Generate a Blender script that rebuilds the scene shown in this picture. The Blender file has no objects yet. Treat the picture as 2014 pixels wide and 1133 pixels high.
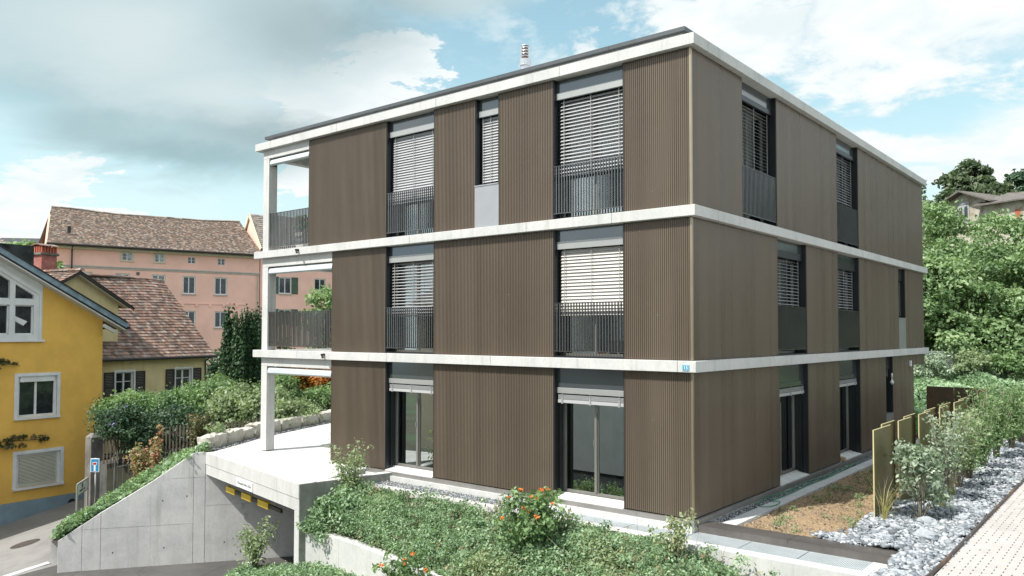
import bpy, math, random
import numpy as np
from mathutils import Vector, Matrix

R = math.radians
rng = np.random.default_rng(7)
scene = bpy.context.scene
col = scene.collection

# ------------------------------------------------------------------ camera
cd = bpy.data.cameras.new('camera')
cam = bpy.data.objects.new('camera', cd)
col.objects.link(cam)
YAW, PITCH, ROLL = 0.6849, 0.0346, 0.0014
fwd = Vector((-math.sin(YAW) * math.cos(PITCH), math.cos(YAW) * math.cos(PITCH), math.sin(PITCH)))
rt = Vector((math.cos(YAW), math.sin(YAW), 0))
up = rt.cross(fwd)
r2 = rt * math.cos(ROLL) + up * math.sin(ROLL)
u2 = -rt * math.sin(ROLL) + up * math.cos(ROLL)
m = Matrix(((r2.x, u2.x, -fwd.x, 6.9185), (r2.y, u2.y, -fwd.y, -13.8612), (r2.z, u2.z, -fwd.z, 0.5289), (0, 0, 0, 1)))
cam.matrix_world = m
cd.sensor_width = 36
cd.lens = 36 * 1572.16 / 2014
cd.shift_y = 33.4 / 2014
cd.clip_end = 2000
scene.camera = cam

# ------------------------------------------------------------------ light
SUN_EL = 53.0
SH = Vector((0.30, 0.95, 0)).normalized()          # horizontal direction shadows fall
sd = Vector((SH.x * math.cos(R(SUN_EL)), SH.y * math.cos(R(SUN_EL)), -math.sin(R(SUN_EL))))
sl = bpy.data.lights.new('sun', 'SUN')
sl.energy = 5.0
sl.angle = R(0.55)
sl.color = (1.0, 0.955, 0.89)
so = bpy.data.objects.new('sun', sl)
col.objects.link(so)
so.rotation_euler = sd.to_track_quat('-Z', 'Y').to_euler()

SKY_STRENGTH = 0.15
EXPOSURE = 0.38
w = bpy.data.worlds.new('World')
scene.world = w
w.use_nodes = True
nt = w.node_tree
nt.nodes.clear()


class NB:
    """tiny node expression helper"""
    def __init__(s, nt): s.nt = nt
    def n(s, t, **k):
        nd = s.nt.nodes.new(t)
        for a, b in k.items(): setattr(nd, a, b)
        return nd
    def l(s, a, b): s.nt.links.new(a, b)
    def val(s, inp, v):
        if isinstance(v, (int, float)): inp.default_value = v
        elif isinstance(v, (tuple, list)): inp.default_value = v
        else: s.l(v, inp)
    def m(s, op, a, b=0.0, c=0.0, clamp=False):
        nd = s.n('ShaderNodeMath', operation=op, use_clamp=clamp)
        s.val(nd.inputs[0], a); s.val(nd.inputs[1], b); s.val(nd.inputs[2], c)
        return nd.outputs[0]
    def mr(s, v, a, b, c=0.0, d=1.0, smooth=True):
        nd = s.n('ShaderNodeMapRange')
        nd.interpolation_type = 'SMOOTHSTEP' if smooth else 'LINEAR'
        nd.clamp = True
        s.val(nd.inputs[0], v)
        for i, q in enumerate((a, b, c, d)): s.val(nd.inputs[i + 1], q)
        return nd.outputs[0]
    def mix(s, f, a, b, bt='MIX'):
        nd = s.n('ShaderNodeMix', data_type='RGBA', blend_type=bt)
        s.val(nd.inputs[0], f)
        for i, q in ((6, a), (7, b)):
            if isinstance(q, (tuple, list)) and len(q) == 3: q = (*q, 1)
            s.val(nd.inputs[i], q)
        return nd.outputs[2]
    def noise(s, vec, scale, detail=4, rough=0.55, dist=0.0):
        nd = s.n('ShaderNodeTexNoise')
        if vec is not None: s.l(vec, nd.inputs['Vector'])
        nd.inputs['Scale'].default_value = scale
        nd.inputs['Detail'].default_value = detail
        nd.inputs['Roughness'].default_value = rough
        nd.inputs['Distortion'].default_value = dist
        return nd.outputs['Fac']
    def xyz(s, x, y, z):
        nd = s.n('ShaderNodeCombineXYZ')
        s.val(nd.inputs[0], x); s.val(nd.inputs[1], y); s.val(nd.inputs[2], z)
        return nd.outputs[0]


def build_sky():
    b = NB(nt)
    out = b.n('ShaderNodeOutputWorld')
    bg = b.n('ShaderNodeBackground')
    bg.inputs['Strength'].default_value = SKY_STRENGTH
    b.l(bg.outputs[0], out.inputs[0])
    sky = b.n('ShaderNodeTexSky', sky_type='NISHITA')
    sky.sun_disc = False
    sky.sun_elevation = R(SUN_EL)
    sky.sun_rotation = math.atan2(-SH.x, -SH.y)
    sky.altitude = 400
    sky.air_density = 1.0
    sky.dust_density = 1.5
    sky.ozone_density = 1.0
    tc = b.n('ShaderNodeTexCoord')
    sp = b.n('ShaderNodeSeparateXYZ')
    b.l(tc.outputs['Generated'], sp.inputs[0])
    x, y, z = sp.outputs
    az = b.m('MULTIPLY', b.m('ARCTAN2', x, y), 57.2958)
    el = b.m('MULTIPLY', b.m('ARCSINE', z), 57.2958)
    # cloud-plane coordinates
    zz = b.m('ADD', b.m('MAXIMUM', z, 0.0), 0.22)
    cx = b.m('DIVIDE', x, zz); cy = b.m('DIVIDE', y, zz)
    cv = b.xyz(cx, cy, 0.0)
    n1 = b.noise(cv, 1.7, 9, 0.62, 0.5)
    n2 = b.noise(cv, 6.0, 6, 0.6, 0.3)
    # bearing / elevation coordinates, gently warped
    w1 = b.m('MULTIPLY', b.m('SUBTRACT', n1, 0.5), 22.0)
    w2 = b.m('ADD', b.m('MULTIPLY', b.m('SUBTRACT', n2, 0.5), 8.0), b.m('MULTIPLY', b.m('SUBTRACT', b.noise(cv, 22.0, 5, 0.65), 0.5), 3.5))
    azw = b.m('ADD', az, b.m('ADD', w1, w2))
    elw = b.m('ADD', el, b.m('ADD', b.m('MULTIPLY', w1, 0.35), w2))
    azs = b.m('ADD', az, b.m('MULTIPLY', w1, 0.5))
    els = b.m('ADD', el, b.m('MULTIPLY', w1, 0.25))

    def blob(a0, e0, ra, re, lo=1.0, hi=0.25, soft=False):
        A, E = (azs, els) if soft else (azw, elw)
        dx = b.m('DIVIDE', b.m('SUBTRACT', A, a0), ra)
        dy = b.m('DIVIDE', b.m('SUBTRACT', E, e0), re)
        d = b.m('SQRT', b.m('ADD', b.m('MULTIPLY', dx, dx), b.m('MULTIPLY', dy, dy)))
        return b.mr(d, lo, hi, 0.0, 1.0)

    def mx(*a):
        r = a[0]
        for q in a[1:]: r = b.m('MAXIMUM', r, q)
        return r
    base = b.mix(1.0, sky.outputs[0], (1.22, 1.60, 1.29), 'MULTIPLY')
    hz = b.mr(el, 2.0, 22.0, 1.0, 0.0, smooth=True)
    base = b.mix(0.28, base, (4.8, 6.2, 6.5))
    base = b.mix(b.m('MULTIPLY', hz, 0.85), base, (5.6, 6.8, 7.0))
    # thin white cover
    n3 = b.noise(cv, 16.0, 5, 0.6, 0.2)
    mixn = b.m('ADD', b.m('MULTIPLY', n1, 0.55), b.m('ADD', b.m('MULTIPLY', n2, 0.33), b.m('MULTIPLY', n3, 0.12)))
    cov = b.mr(mixn, 0.475, 0.545, 0.0, 0.95)
    cov = b.m('MULTIPLY', cov, b.mr(el, 2.0, 12.0, 0.5, 1.0))
    right = b.mr(az, -47.0, -30.0, 0.15, 1.0)
    cov = b.m('MULTIPLY', cov, right)
    c1 = b.mix(cov, base, b.mix(b.mr(mixn, 0.50, 0.60), (5.9, 6.5, 6.6), (6.9, 7.05, 7.05)))
    cum = mx(blob(-49.5, 15.5, 5.5, 4.8, 1.0, 0.82), blob(-52.5, 14.0, 3.5, 5.5, 1.0, 0.82), blob(-46, 12.5, 9, 3.6, 1.0, 0.8),
             blob(-69.5, 6.8, 4.8, 4.0, 1.0, 0.82), blob(-64.5, 5.0, 5.0, 2.6, 1.0, 0.8), blob(-73, 5.0, 5.0, 3.0, 1.0, .8), blob(-23, 20, 6, 3.5, 1.0, 0.5), blob(-36, 17.0, 5, 2.6, 1, .4),
             blob(-12, 20, 13, 5.5, 1.0, 0.35), blob(-4, 11, 9, 4.0, 1.0, 0.35), blob(-9, 5, 12, 4, 1.0, .2))
    shade = b.mr(n2, 0.3, 0.7, 0.0, 1.0)
    cc = b.mix(shade, (6.0, 6.5, 6.6), (7.2, 7.3, 7.3))
    c2 = b.mix(b.m('MULTIPLY', cum, 0.92), c1, cc)
    # big soft grey-teal stratus at upper left
    st = mx(blob(-65, 20.5, 20, 8.0, 1.1, 0.6, True), blob(-61, 13.2, 11, 3.6, 1.15, 0.5, True), blob(-46, 24.5, 10, 3.6, 1.1, 0.5, True))
    dk = mx(blob(-51, 21.0, 9, 3.4, 1.3, 0.05, True), blob(-71, 13.4, 9, 2.0, 1.5, 0.1, True), blob(-62, 11.2, 9, 2.2, 1.4, 0.1, True), blob(-55, 13.5, 8, 2.4, 1.5, .1, True))
    teal = mx(blob(-70, 13.0, 12, 2.8, 1.4, 0.1, True), blob(-60, 10.5, 12, 2.6, 1.4, 0.1, True))
    lt = mx(blob(-66, 18.2, 7, 2.6, 1.4, 0.1, True), blob(-58, 15.8, 7, 1.8, 1.4, .1, True))
    sc = b.mix(dk, (3.9, 4.85, 5.05), (2.35, 3.15, 3.35))
    sc = b.mix(b.m('MULTIPLY', teal, 0.55), sc, (2.35, 3.9, 4.2))
    sc = b.mix(b.m('MULTIPLY', lt, 0.85), sc, (5.0, 5.6, 5.7))
    sc = b.mix(b.m('MULTIPLY', b.mr(n1, 0.35, 0.65), 0.22), sc, (4.5, 5.2, 5.35))
    c3 = b.mix(b.m('MULTIPLY', st, 0.93), c2, sc)
    # bright broken cloud added behind and above the camera to fill shaded faces
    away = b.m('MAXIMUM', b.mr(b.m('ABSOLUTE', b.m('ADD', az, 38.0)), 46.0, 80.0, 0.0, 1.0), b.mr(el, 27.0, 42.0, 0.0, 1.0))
    fill_cloud = b.mix(b.mr(n1, 0.35, 0.62, 0.25, 1.0), (2.8, 4.0, 5.0), (6.4, 6.6, 6.6))
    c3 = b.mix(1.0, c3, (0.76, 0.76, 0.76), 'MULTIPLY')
    c4 = b.mix(b.m('MULTIPLY', away, b.mr(el, -2.0, 6.0, 0.6, 1.0)), c3, fill_cloud)
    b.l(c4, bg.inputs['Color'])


build_sky()
scene.view_settings.view_transform = 'Standard'
scene.view_settings.look = 'None'
scene.view_settings.exposure = EXPOSURE
scene.view_settings.gamma = 1.0
scene.render.engine = 'CYCLES'
scene.cycles.max_bounces = 8
scene.cycles.transparent_max_bounces = 12

# ------------------------------------------------------------------ materials
MATS = {}


def newmat(name):
    mt = bpy.data.materials.new(name)
    mt.use_nodes = True
    mt.node_tree.nodes.clear()
    b = NB(mt.node_tree)
    out = b.n('ShaderNodeOutputMaterial')
    MATS[name] = mt
    return mt, b, out


def pm(name, c, rough=0.6, metal=0.0, var=0.12, vs=2.0, c2=None, bump=0.0, bs=20.0, streak=0.0, ss=6.0, spec=0.5,
       c3=None, vs3=1.0, th3=(0.5, 0.65), coat=0.0, rvar=0.0):
    mt, b, out = newmat(name)
    p = b.n('ShaderNodeBsdfPrincipled')
    b.l(p.outputs[0], out.inputs[0])
    tc = b.n('ShaderNodeTexCoord')
    o = tc.outputs['Object']
    f = b.noise(o, vs, 6, 0.6)
    c2 = c2 or tuple(q * (1 - 2.2 * var) for q in c)
    cc = b.mix(b.mr(f, 0.3, 0.7), c, c2)
    if streak:
        mp = b.n('ShaderNodeMapping')
        b.l(o, mp.inputs[0])
        mp.inputs['Scale'].default_value = (ss, ss, 0.35)
        g = b.noise(mp.outputs[0], 1.0, 5, 0.65)
        cc = b.mix(b.m('MULTIPLY', b.mr(g, 0.42, 0.75), streak), cc, tuple(q * 0.45 for q in c))
    if c3:
        h = b.noise(o, vs3, 5, 0.6)
        cc = b.mix(b.mr(h, th3[0], th3[1]), cc, c3)
    b.l(cc, p.inputs['Base Color'])
    p.inputs['Roughness'].default_value = rough
    if rvar:
        b.l(b.mr(f, 0.3, 0.7, rough - rvar, rough + rvar), p.inputs['Roughness'])
    p.inputs['Metallic'].default_value = metal
    p.inputs['Specular IOR Level'].default_value = spec
    p.inputs['Coat Weight'].default_value = coat
    if bump:
        bn = b.n('ShaderNodeBump')
        bn.inputs['Strength'].default_value = bump
        bn.inputs['Distance'].default_value = 0.02
        b.l(b.noise(o, bs, 5, 0.6), bn.inputs['Height'])
        b.l(bn.outputs[0], p.inputs['Normal'])
    return mt


def leafmat(name, cols, trans=0.35, rough=0.5, tc=None):
    mt, b, out = newmat(name)
    at = b.n('ShaderNodeAttribute', attribute_name='rnd')
    cr = b.n('ShaderNodeValToRGB')
    e = cr.color_ramp.elements
    while len(e) < len(cols): e.new(0.5)
    for i, c in enumerate(cols):
        e[i].position = i / (len(cols) - 1)
        e[i].color = (*c, 1)
    b.l(at.outputs['Fac'], cr.inputs[0])
    p = b.n('ShaderNodeBsdfPrincipled')
    b.l(cr.outputs[0], p.inputs['Base Color'])
    p.inputs['Roughness'].default_value = rough
    p.inputs['Specular IOR Level'].default_value = 0.35
    t = b.n('ShaderNodeBsdfTranslucent')
    b.l(b.mix(1.0, cr.outputs[0], (1.3, 1.45, 0.7), 'MULTIPLY'), t.inputs[0])
    mx = b.n('ShaderNodeMixShader')
    mx.inputs[0].default_value = trans
    b.l(p.outputs[0], mx.inputs[1]); b.l(t.outputs[0], mx.inputs[2])
    b.l(mx.outputs[0], out.inputs[0])
    return mt


def rndmat(name, cols, rough=0.85, metal=0.0, noise_amt=0.35, ns=8.0, bump=0.3, bs=30):
    """per-piece colour from the rnd attribute, plus noise"""
    mt, b, out = newmat(name)
    at = b.n('ShaderNodeAttribute', attribute_name='rnd')
    cr = b.n('ShaderNodeValToRGB')
    e = cr.color_ramp.elements
    while len(e) < len(cols): e.new(0.5)
    for i, c in enumerate(cols):
        e[i].position = i / (len(cols) - 1); e[i].color = (*c, 1)
    b.l(at.outputs['Fac'], cr.inputs[0])
    tc = b.n('ShaderNodeTexCoord')
    f = b.noise(tc.outputs['Object'], ns, 5, 0.6)
    cc = b.mix(b.m('MULTIPLY', b.mr(f, 0.35, 0.7), noise_amt), cr.outputs[0], (0.03, 0.028, 0.025))
    p = b.n('ShaderNodeBsdfPrincipled')
    b.l(cc, p.inputs['Base Color'])
    p.inputs['Roughness'].default_value = rough
    p.inputs['Metallic'].default_value = metal
    if bump:
        bn = b.n('ShaderNodeBump'); bn.inputs['Strength'].default_value = bump; bn.inputs['Distance'].default_value = 0.01
        b.l(b.noise(tc.outputs['Object'], bs, 3), bn.inputs['Height']); b.l(bn.outputs[0], p.inputs['Normal'])
    b.l(p.outputs[0], out.inputs[0])
    return mt


def glassmat(name, tint=(0.75, 0.85, 0.82), refl=1.9, base=0.06):
    mt, b, out = newmat(name)
    fr = b.n('ShaderNodeFresnel'); fr.inputs[0].default_value = refl
    geo = b.n('ShaderNodeNewGeometry')
    g = b.n('ShaderNodeBsdfGlossy'); g.inputs['Roughness'].default_value = 0.01
    g.inputs['Color'].default_value = (0.9, 0.97, 0.95, 1)
    t = b.n('ShaderNodeBsdfTransparent'); t.inputs[0].default_value = (*tint, 1)
    mx = b.n('ShaderNodeMixShader')
    b.l(b.m('ADD', fr.outputs[0], base, clamp=True), mx.inputs[0])
    b.l(t.outputs[0], mx.inputs[1]); b.l(g.outputs[0], mx.inputs[2])
    b.l(mx.outputs[0], out.inputs[0])
    return mt


def concrete(name, c=(0.56, 0.56, 0.54), c2=(0.45, 0.46, 0.45), streak=0.25, joints=True):
    mt, b, out = newmat(name)
    tc = b.n('ShaderNodeTexCoord'); o = tc.outputs['Object']
    p = b.n('ShaderNodeBsdfPrincipled')
    f = b.noise(o, 1.3, 8, 0.65)
    g = b.noise(o, 14, 6, 0.7)
    cc = b.mix(b.mr(f, 0.35, 0.68), c, c2)
    cc = b.mix(b.m('MULTIPLY', b.mr(g, 0.45, 0.7), 0.22), cc, tuple(q * 0.6 for q in c2))
    mp = b.n('ShaderNodeMapping'); b.l(o, mp.inputs[0]); mp.inputs['Scale'].default_value = (5, 5, 0.3)
    s = b.noise(mp.outputs[0], 1.0, 6, 0.7)
    cc = b.mix(b.m('MULTIPLY', b.mr(s, 0.5, 0.72), streak), cc, (0.20, 0.20, 0.17))
    # pin holes
    v = b.n('ShaderNodeTexVoronoi'); b.l(o, v.inputs['Vector']); v.inputs['Scale'].default_value = 9
    ph = b.mr(v.outputs['Distance'], 0.05, 0.085, 0.55, 0.0)
    cc = b.mix(ph, cc, (0.16, 0.155, 0.14))
    b.l(cc, p.inputs['Base Color'])
    p.inputs['Roughness'].default_value = 0.8
    bn = b.n('ShaderNodeBump'); bn.inputs['Strength'].default_value = 0.25; bn.inputs['Distance'].default_value = 0.01
    b.l(g, bn.inputs['Height']); b.l(bn.outputs[0], p.inputs['Normal'])
    b.l(p.outputs[0], out.inputs[0])
    return mt


concrete('concrete_white', (0.56, 0.56, 0.545), (0.48, 0.49, 0.48), 0.28)
concrete('concrete_ramp', (0.62, 0.615, 0.605), (0.50, 0.50, 0.495), 0.4)
concrete('concrete_terrace', (0.66, 0.66, 0.65), (0.56, 0.56, 0.55), 0.10)
concrete('concrete_old', (0.15, 0.145, 0.135), (0.07, 0.07, 0.066), 0.5)
concrete('concrete_post', (0.20, 0.19, 0.175), (0.10, 0.095, 0.09), 0.6)
concrete('concrete_stain', (0.30, 0.31, 0.285), (0.17, 0.18, 0.16), 0.6)
concrete('concrete_kerb', (0.55, 0.56, 0.56), (0.44, 0.45, 0.46), 0.1)


def bronze():
    mt, b, out = newmat('bronze')
    tc = b.n('ShaderNodeTexCoord'); o = tc.outputs['Object']
    p = b.n('ShaderNodeBsdfPrincipled')
    mp = b.n('ShaderNodeMapping'); b.l(o, mp.inputs[0]); mp.inputs['Scale'].default_value = (2.3, 2.3, 0.02)
    s = b.noise(mp.outputs[0], 1.0, 2, 0.5)
    f = b.noise(o, 1.2, 5, 0.6)
    cc = b.mix(b.mr(s, 0.3, 0.7), (0.130, 0.104, 0.080), (0.158, 0.128, 0.099))
    cc = b.mix(b.m('MULTIPLY', b.mr(f, 0.4, 0.7), 0.25), cc, (0.112, 0.088, 0.065))
    sp = b.n('ShaderNodeSeparateXYZ'); b.l(o, sp.inputs[0])
    sheet = b.m('FLOOR', b.m('DIVIDE', b.m('ADD', b.m('SUBTRACT', sp.outputs[0], sp.outputs[1]), b.m('MULTIPLY', b.m('FLOOR', b.m('DIVIDE', sp.outputs[2], 2.98)), 3.37)), 0.455))
    wn = b.n('ShaderNodeTexWhiteNoise', noise_dimensions='1D'); b.l(sheet, wn.inputs['W'])
    cc = b.mix(b.m('MULTIPLY', wn.outputs[0], 0.20), cc, (0.10, 0.078, 0.057))
    mp2 = b.n('ShaderNodeMapping'); b.l(o, mp2.inputs[0]); mp2.inputs['Scale'].default_value = (9, 9, 0.5)
    cc = b.mix(b.m('MULTIPLY', b.mr(b.noise(mp2.outputs[0], 1.0, 5, 0.7), 0.55, 0.75), 0.12), cc, (0.30, 0.27, 0.23))
    vo = b.n('ShaderNodeTexVoronoi'); b.l(o, vo.inputs['Vector']); vo.inputs['Scale'].default_value = 2.2
    cc = b.mix(b.mr(vo.outputs['Distance'], 0.012, 0.03, 0.5, 0.0), cc, (0.55, 0.52, 0.46))
    b.l(cc, p.inputs['Base Color'])
    p.inputs['Metallic'].default_value = 0.22
    p.inputs['Specular IOR Level'].default_value = 0.30
    b.l(b.mr(s, 0.3, 0.7, 0.26, 0.33), p.inputs['Roughness'])
    b.l(p.outputs[0], out.inputs[0])
bronze()
pm('bronze_trim', (0.42, 0.35, 0.25), 0.35, 0.8, 0.05)
pm('frame_dark', (0.022, 0.025, 0.029), 0.32, 0.3, 0.06)
pm('frame_grey', (0.30, 0.29, 0.27), 0.4, 0.6, 0.05)
pm('panel_dark_gloss', (0.16, 0.18, 0.19), 0.13, 0.75, 0.03, vs=1.0)
pm('box_silver', (0.42, 0.43, 0.42), 0.4, 0.5, 0.03)
pm('panel_silver', (0.45, 0.46, 0.47), 0.35, 0.7, 0.03)
pm('slat', (0.53, 0.54, 0.55), 0.32, 0.25, 0.03)
pm('slat_beige', (0.54, 0.52, 0.485), 0.4, 0.15, 0.03)
pm('cord', (0.35, 0.35, 0.35), 0.6)
pm('rail_metal', (0.19, 0.195, 0.195), 0.20, 0.75, 0.05)
pm('zinc_cap', (0.12, 0.13, 0.136), 0.42, 0.6, 0.06, vs=1.2, streak=0.2)
pm('steel_pipe', (0.62, 0.64, 0.66), 0.25, 0.85, 0.04)
pm('rust_ring', (0.32, 0.15, 0.09), 0.5, 0.5, 0.2, vs=12)
pm('white_paint', (0.72, 0.73, 0.73), 0.5, 0, 0.06, vs=3)
pm('white_wall', (0.70, 0.71, 0.70), 0.8, 0, 0.05, vs=1.5, streak=0.15)
pm('interior_wall', (0.75, 0.77, 0.73), 0.8, 0, 0.03)
pm('interior_floor', (0.50, 0.50, 0.46), 0.35, 0, 0.1)
pm('awning_grey', (0.50, 0.55, 0.57), 0.45, 0.1, 0.05)
pm('dark_strip', (0.17, 0.155, 0.145), 0.38, 0.5, 0.12, streak=0.2)
pm('ledge_metal', (0.30, 0.29, 0.28), 0.45, 0.4, 0.1)
pm('sill_stone', (0.66, 0.66, 0.65), 0.6, 0, 0.08, vs=4)
pm('corten', (0.15, 0.12, 0.045), 0.45, 0.45, 0.12, vs=1.6, c2=(0.10, 0.09, 0.045), c3=(0.27, 0.18, 0.035), vs3=1.4, th3=(0.58, 0.66), streak=0.25, ss=9)
pm('corten_lit_edge', (0.62, 0.55, 0.30), 0.5, 0.2, 0.05)  # pale yellow paints sunlight onto the plate edges
pm('corten_rear', (0.115, 0.075, 0.04), 0.5, 0.4, 0.2, vs=2.5, c2=(0.07, 0.055, 0.035))
pm('steel_edge', (0.12, 0.10, 0.09), 0.6, 0.4, 0.2, vs=6, c3=(0.22, 0.12, 0.06), vs3=3, th3=(0.55, 0.62))
pm('galvanised', (0.60, 0.65, 0.67), 0.45, 0.4, 0.06)
pm('yellow_stucco', (0.80, 0.475, 0.10), 0.85, 0, 0.06, vs=1.3, bump=0.25, bs=40, c3=(0.62, 0.38, 0.12), vs3=2.2, th3=(0.62, 0.85))
pm('blue_stucco', (0.25, 0.34, 0.40), 0.85, 0, 0.1, vs=1.5, c3=(0.33, 0.36, 0.36), vs3=2, th3=(0.6, 0.75), bump=0.3, bs=30)
pm('ochre_stucco', (0.72, 0.60, 0.33), 0.9, 0, 0.08, vs=1.0, bump=0.7, bs=22, streak=0.2)
pm('pink_stucco', (0.92, 0.57, 0.47), 0.88, 0, 0.06, vs=0.5, c3=(0.80, 0.48, 0.37), vs3=0.35, th3=(0.55, 0.8), bump=0.15, bs=20)
pm('cream_trim', (0.62, 0.56, 0.42), 0.8, 0, 0.05)
pm('grey_trim', (0.48, 0.46, 0.42), 0.8, 0, 0.06)
pm('red_plaster', (0.36, 0.13, 0.11), 0.85, 0, 0.15, vs=3, c3=(0.46, 0.32, 0.27), vs3=5, th3=(0.6, 0.68))
pm('dark_gutter', (0.035, 0.03, 0.03), 0.45, 0.2, 0.1)
pm('copper_blue', (0.28, 0.38, 0.44), 0.55, 0.2, 0.15, vs=3, c2=(0.17, 0.23, 0.27), streak=0.2)
pm('soffit_white', (0.62, 0.60, 0.56), 0.7, 0, 0.05)
pm('shutter_dark', (0.035, 0.03, 0.032), 0.55, 0, 0.1)
pm('shutter_green', (0.02, 0.12, 0.075), 0.5, 0, 0.1)
pm('window_dark', (0.045, 0.055, 0.06), 0.06, 0.2, 0.6, vs=1.6, c2=(0.012, 0.015, 0.017), spec=0.8)
pm('window_curtain', (0.40, 0.44, 0.45), 0.15, 0, 0.5, vs=2.0, spec=0.8)
pm('blind_beige', (0.56, 0.55, 0.45), 0.6, 0, 0.03)
pm('wood_picket', (0.13, 0.11, 0.085), 0.85, 0, 0.25, vs=5, streak=0.3)
pm('iron', (0.22, 0.22, 0.225), 0.5, 0.4, 0.2, vs=4)
pm('sign_post', (0.48, 0.48, 0.47), 0.45, 0.5, 0.1)
pm('sign_blue', (0.03, 0.28, 0.55), 0.35)
pm('sign_white', (0.78, 0.79, 0.78), 0.4, 0, 0.02)
pm('sign_red', (0.55, 0.03, 0.03), 0.4)
pm('sign_ink', (0.10, 0.12, 0.11), 0.5)
pm('plate_blue', (0.03, 0.33, 0.52), 0.3)
pm('bar_yellow', (0.80, 0.55, 0.02), 0.45, 0, 0.05)
pm('bar_black', (0.03, 0.028, 0.017), 0.5)
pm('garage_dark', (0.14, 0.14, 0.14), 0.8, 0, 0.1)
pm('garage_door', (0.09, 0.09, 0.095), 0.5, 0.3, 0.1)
pm('bark', (0.10, 0.08, 0.06), 0.9, 0, 0.3, vs=6, bump=0.6)
pm('stem_pale', (0.34, 0.30, 0.22), 0.8, 0, 0.2, vs=9)
pm('stone_block', (0.52, 0.50, 0.44), 0.85, 0, 0.12, vs=3, c3=(0.33, 0.31, 0.24), vs3=4, th3=(0.55, 0.7), bump=0.9, bs=9)
pm('stone_rough', (0.21, 0.19, 0.16), 0.9, 0, 0.3, vs=5, bump=0.8, bs=10)
pm('hose_green', (0.03, 0.28, 0.13), 0.45)
pm('wood_block', (0.52, 0.34, 0.20), 0.7)
pm('cloth_orange', (0.62, 0.28, 0.07), 0.8)
pm('planter_white', (0.66, 0.65, 0.62), 0.6)
pm('villa_wall', (0.46, 0.44, 0.37), 0.85, 0, 0.1, c3=(0.30, 0.24, 0.17), vs3=0.9, th3=(0.5, 0.62))
pm('villa_stone', (0.40, 0.42, 0.44), 0.8)
pm('villa_roof', (0.16, 0.145, 0.13), 0.85, 0, 0.2, vs=3)
pm('slate_far', (0.05, 0.055, 0.06), 0.8, 0, 0.15)
pm('manhole_iron', (0.09, 0.075, 0.07), 0.7, 0.2, 0.2, vs=10, bump=0.5, bs=50)
pm('door_brick_red', (0.45, 0.12, 0.07), 0.8)
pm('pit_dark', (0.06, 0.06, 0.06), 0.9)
pm('mulch_dark', (0.07, 0.055, 0.04), 0.95, 0, 0.3, vs=10, bump=0.8, bs=25)
glassmat('glass', (0.88, 0.96, 0.93), 2.0, 0.33)
glassmat('glass_old', (0.6, 0.65, 0.65), 1.6, 0.05)

leafmat('leaf_cover', [(0.06, 0.11, 0.06), (0.17, 0.27, 0.15), (0.29, 0.41, 0.25), (0.44, 0.54, 0.38)], 0.3)
leafmat('leaf_cover_warm', [(0.09, 0.13, 0.06), (0.23, 0.29, 0.15), (0.36, 0.42, 0.24), (0.34, 0.27, 0.18)], 0.3)
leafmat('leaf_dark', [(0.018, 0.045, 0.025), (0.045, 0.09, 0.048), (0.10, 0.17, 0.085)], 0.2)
leafmat('leaf_yew', [(0.012, 0.034, 0.016), (0.03, 0.075, 0.03), (0.08, 0.155, 0.06)], 0.15)
leafmat('leaf_tree', [(0.055, 0.11, 0.045), (0.14, 0.225, 0.095), (0.26, 0.365, 0.185), (0.40, 0.49, 0.29)], 0.3)
leafmat('leaf_olive', [(0.05, 0.085, 0.045), (0.10, 0.14, 0.075), (0.16, 0.20, 0.11)], 0.3)
leafmat('leaf_hedge', [(0.06, 0.12, 0.05), (0.17, 0.27, 0.12), (0.34, 0.45, 0.24)], 0.35)
leafmat('leaf_pale', [(0.13, 0.18, 0.10), (0.26, 0.33, 0.19), (0.42, 0.48, 0.32)], 0.35)
leafmat('leaf_silver', [(0.10, 0.16, 0.10), (0.26, 0.33, 0.24), (0.50, 0.56, 0.46)], 0.25)
leafmat('leaf_ivy', [(0.05, 0.06, 0.03), (0.10, 0.115, 0.05), (0.22, 0.15, 0.07)], 0.25)
leafmat('leaf_red', [(0.16, 0.20, 0.09), (0.40, 0.38, 0.20), (0.34, 0.20, 0.13), (0.40, 0.16, 0.11)], 0.3)
leafmat('leaf_orange', [(0.10, 0.11, 0.03), (0.36, 0.19, 0.04), (0.52, 0.24, 0.05), (0.40, 0.08, 0.04)], 0.35)
leafmat('petal_purple', [(0.30, 0.26, 0.62), (0.45, 0.40, 0.75)], 0.3)
leafmat('berry_orange', [(0.70, 0.15, 0.03), (0.85, 0.26, 0.04), (0.80, 0.10, 0.03)], 0.2)
leafmat('grass_blade', [(0.30, 0.26, 0.10), (0.46, 0.40, 0.20), (0.34, 0.36, 0.14)], 0.3)
leafmat('lawn_blade', [(0.05, 0.13, 0.05), (0.09, 0.20, 0.08), (0.14, 0.26, 0.11)], 0.3)
rndmat('gravel', [(0.05, 0.06, 0.065), (0.16, 0.18, 0.19), (0.32, 0.34, 0.36), (0.52, 0.54, 0.56)], 0.8, 0, 0.3)
rndmat('rubble', [(0.12, 0.135, 0.15), (0.25, 0.28, 0.305), (0.36, 0.39, 0.42), (0.52, 0.54, 0.56)], 0.85, 0, 0.25, 6)
rndmat('tile_old', [(0.11, 0.075, 0.06), (0.26, 0.14, 0.10), (0.34, 0.22, 0.17), (0.15, 0.11, 0.09), (0.40, 0.32, 0.27)], 0.85, 0, 0.5, 2.5)
rndmat('tile_mixed', [(0.10, 0.085, 0.075), (0.24, 0.18, 0.14), (0.15, 0.11, 0.09), (0.40, 0.34, 0.28), (0.25, 0.13, 0.085)], 0.85, 0, 0.3, 3)
rndmat('tile_grey', [(0.16, 0.14, 0.13), (0.24, 0.21, 0.19), (0.30, 0.25, 0.21)], 0.85, 0, 0.3, 2)


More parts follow.
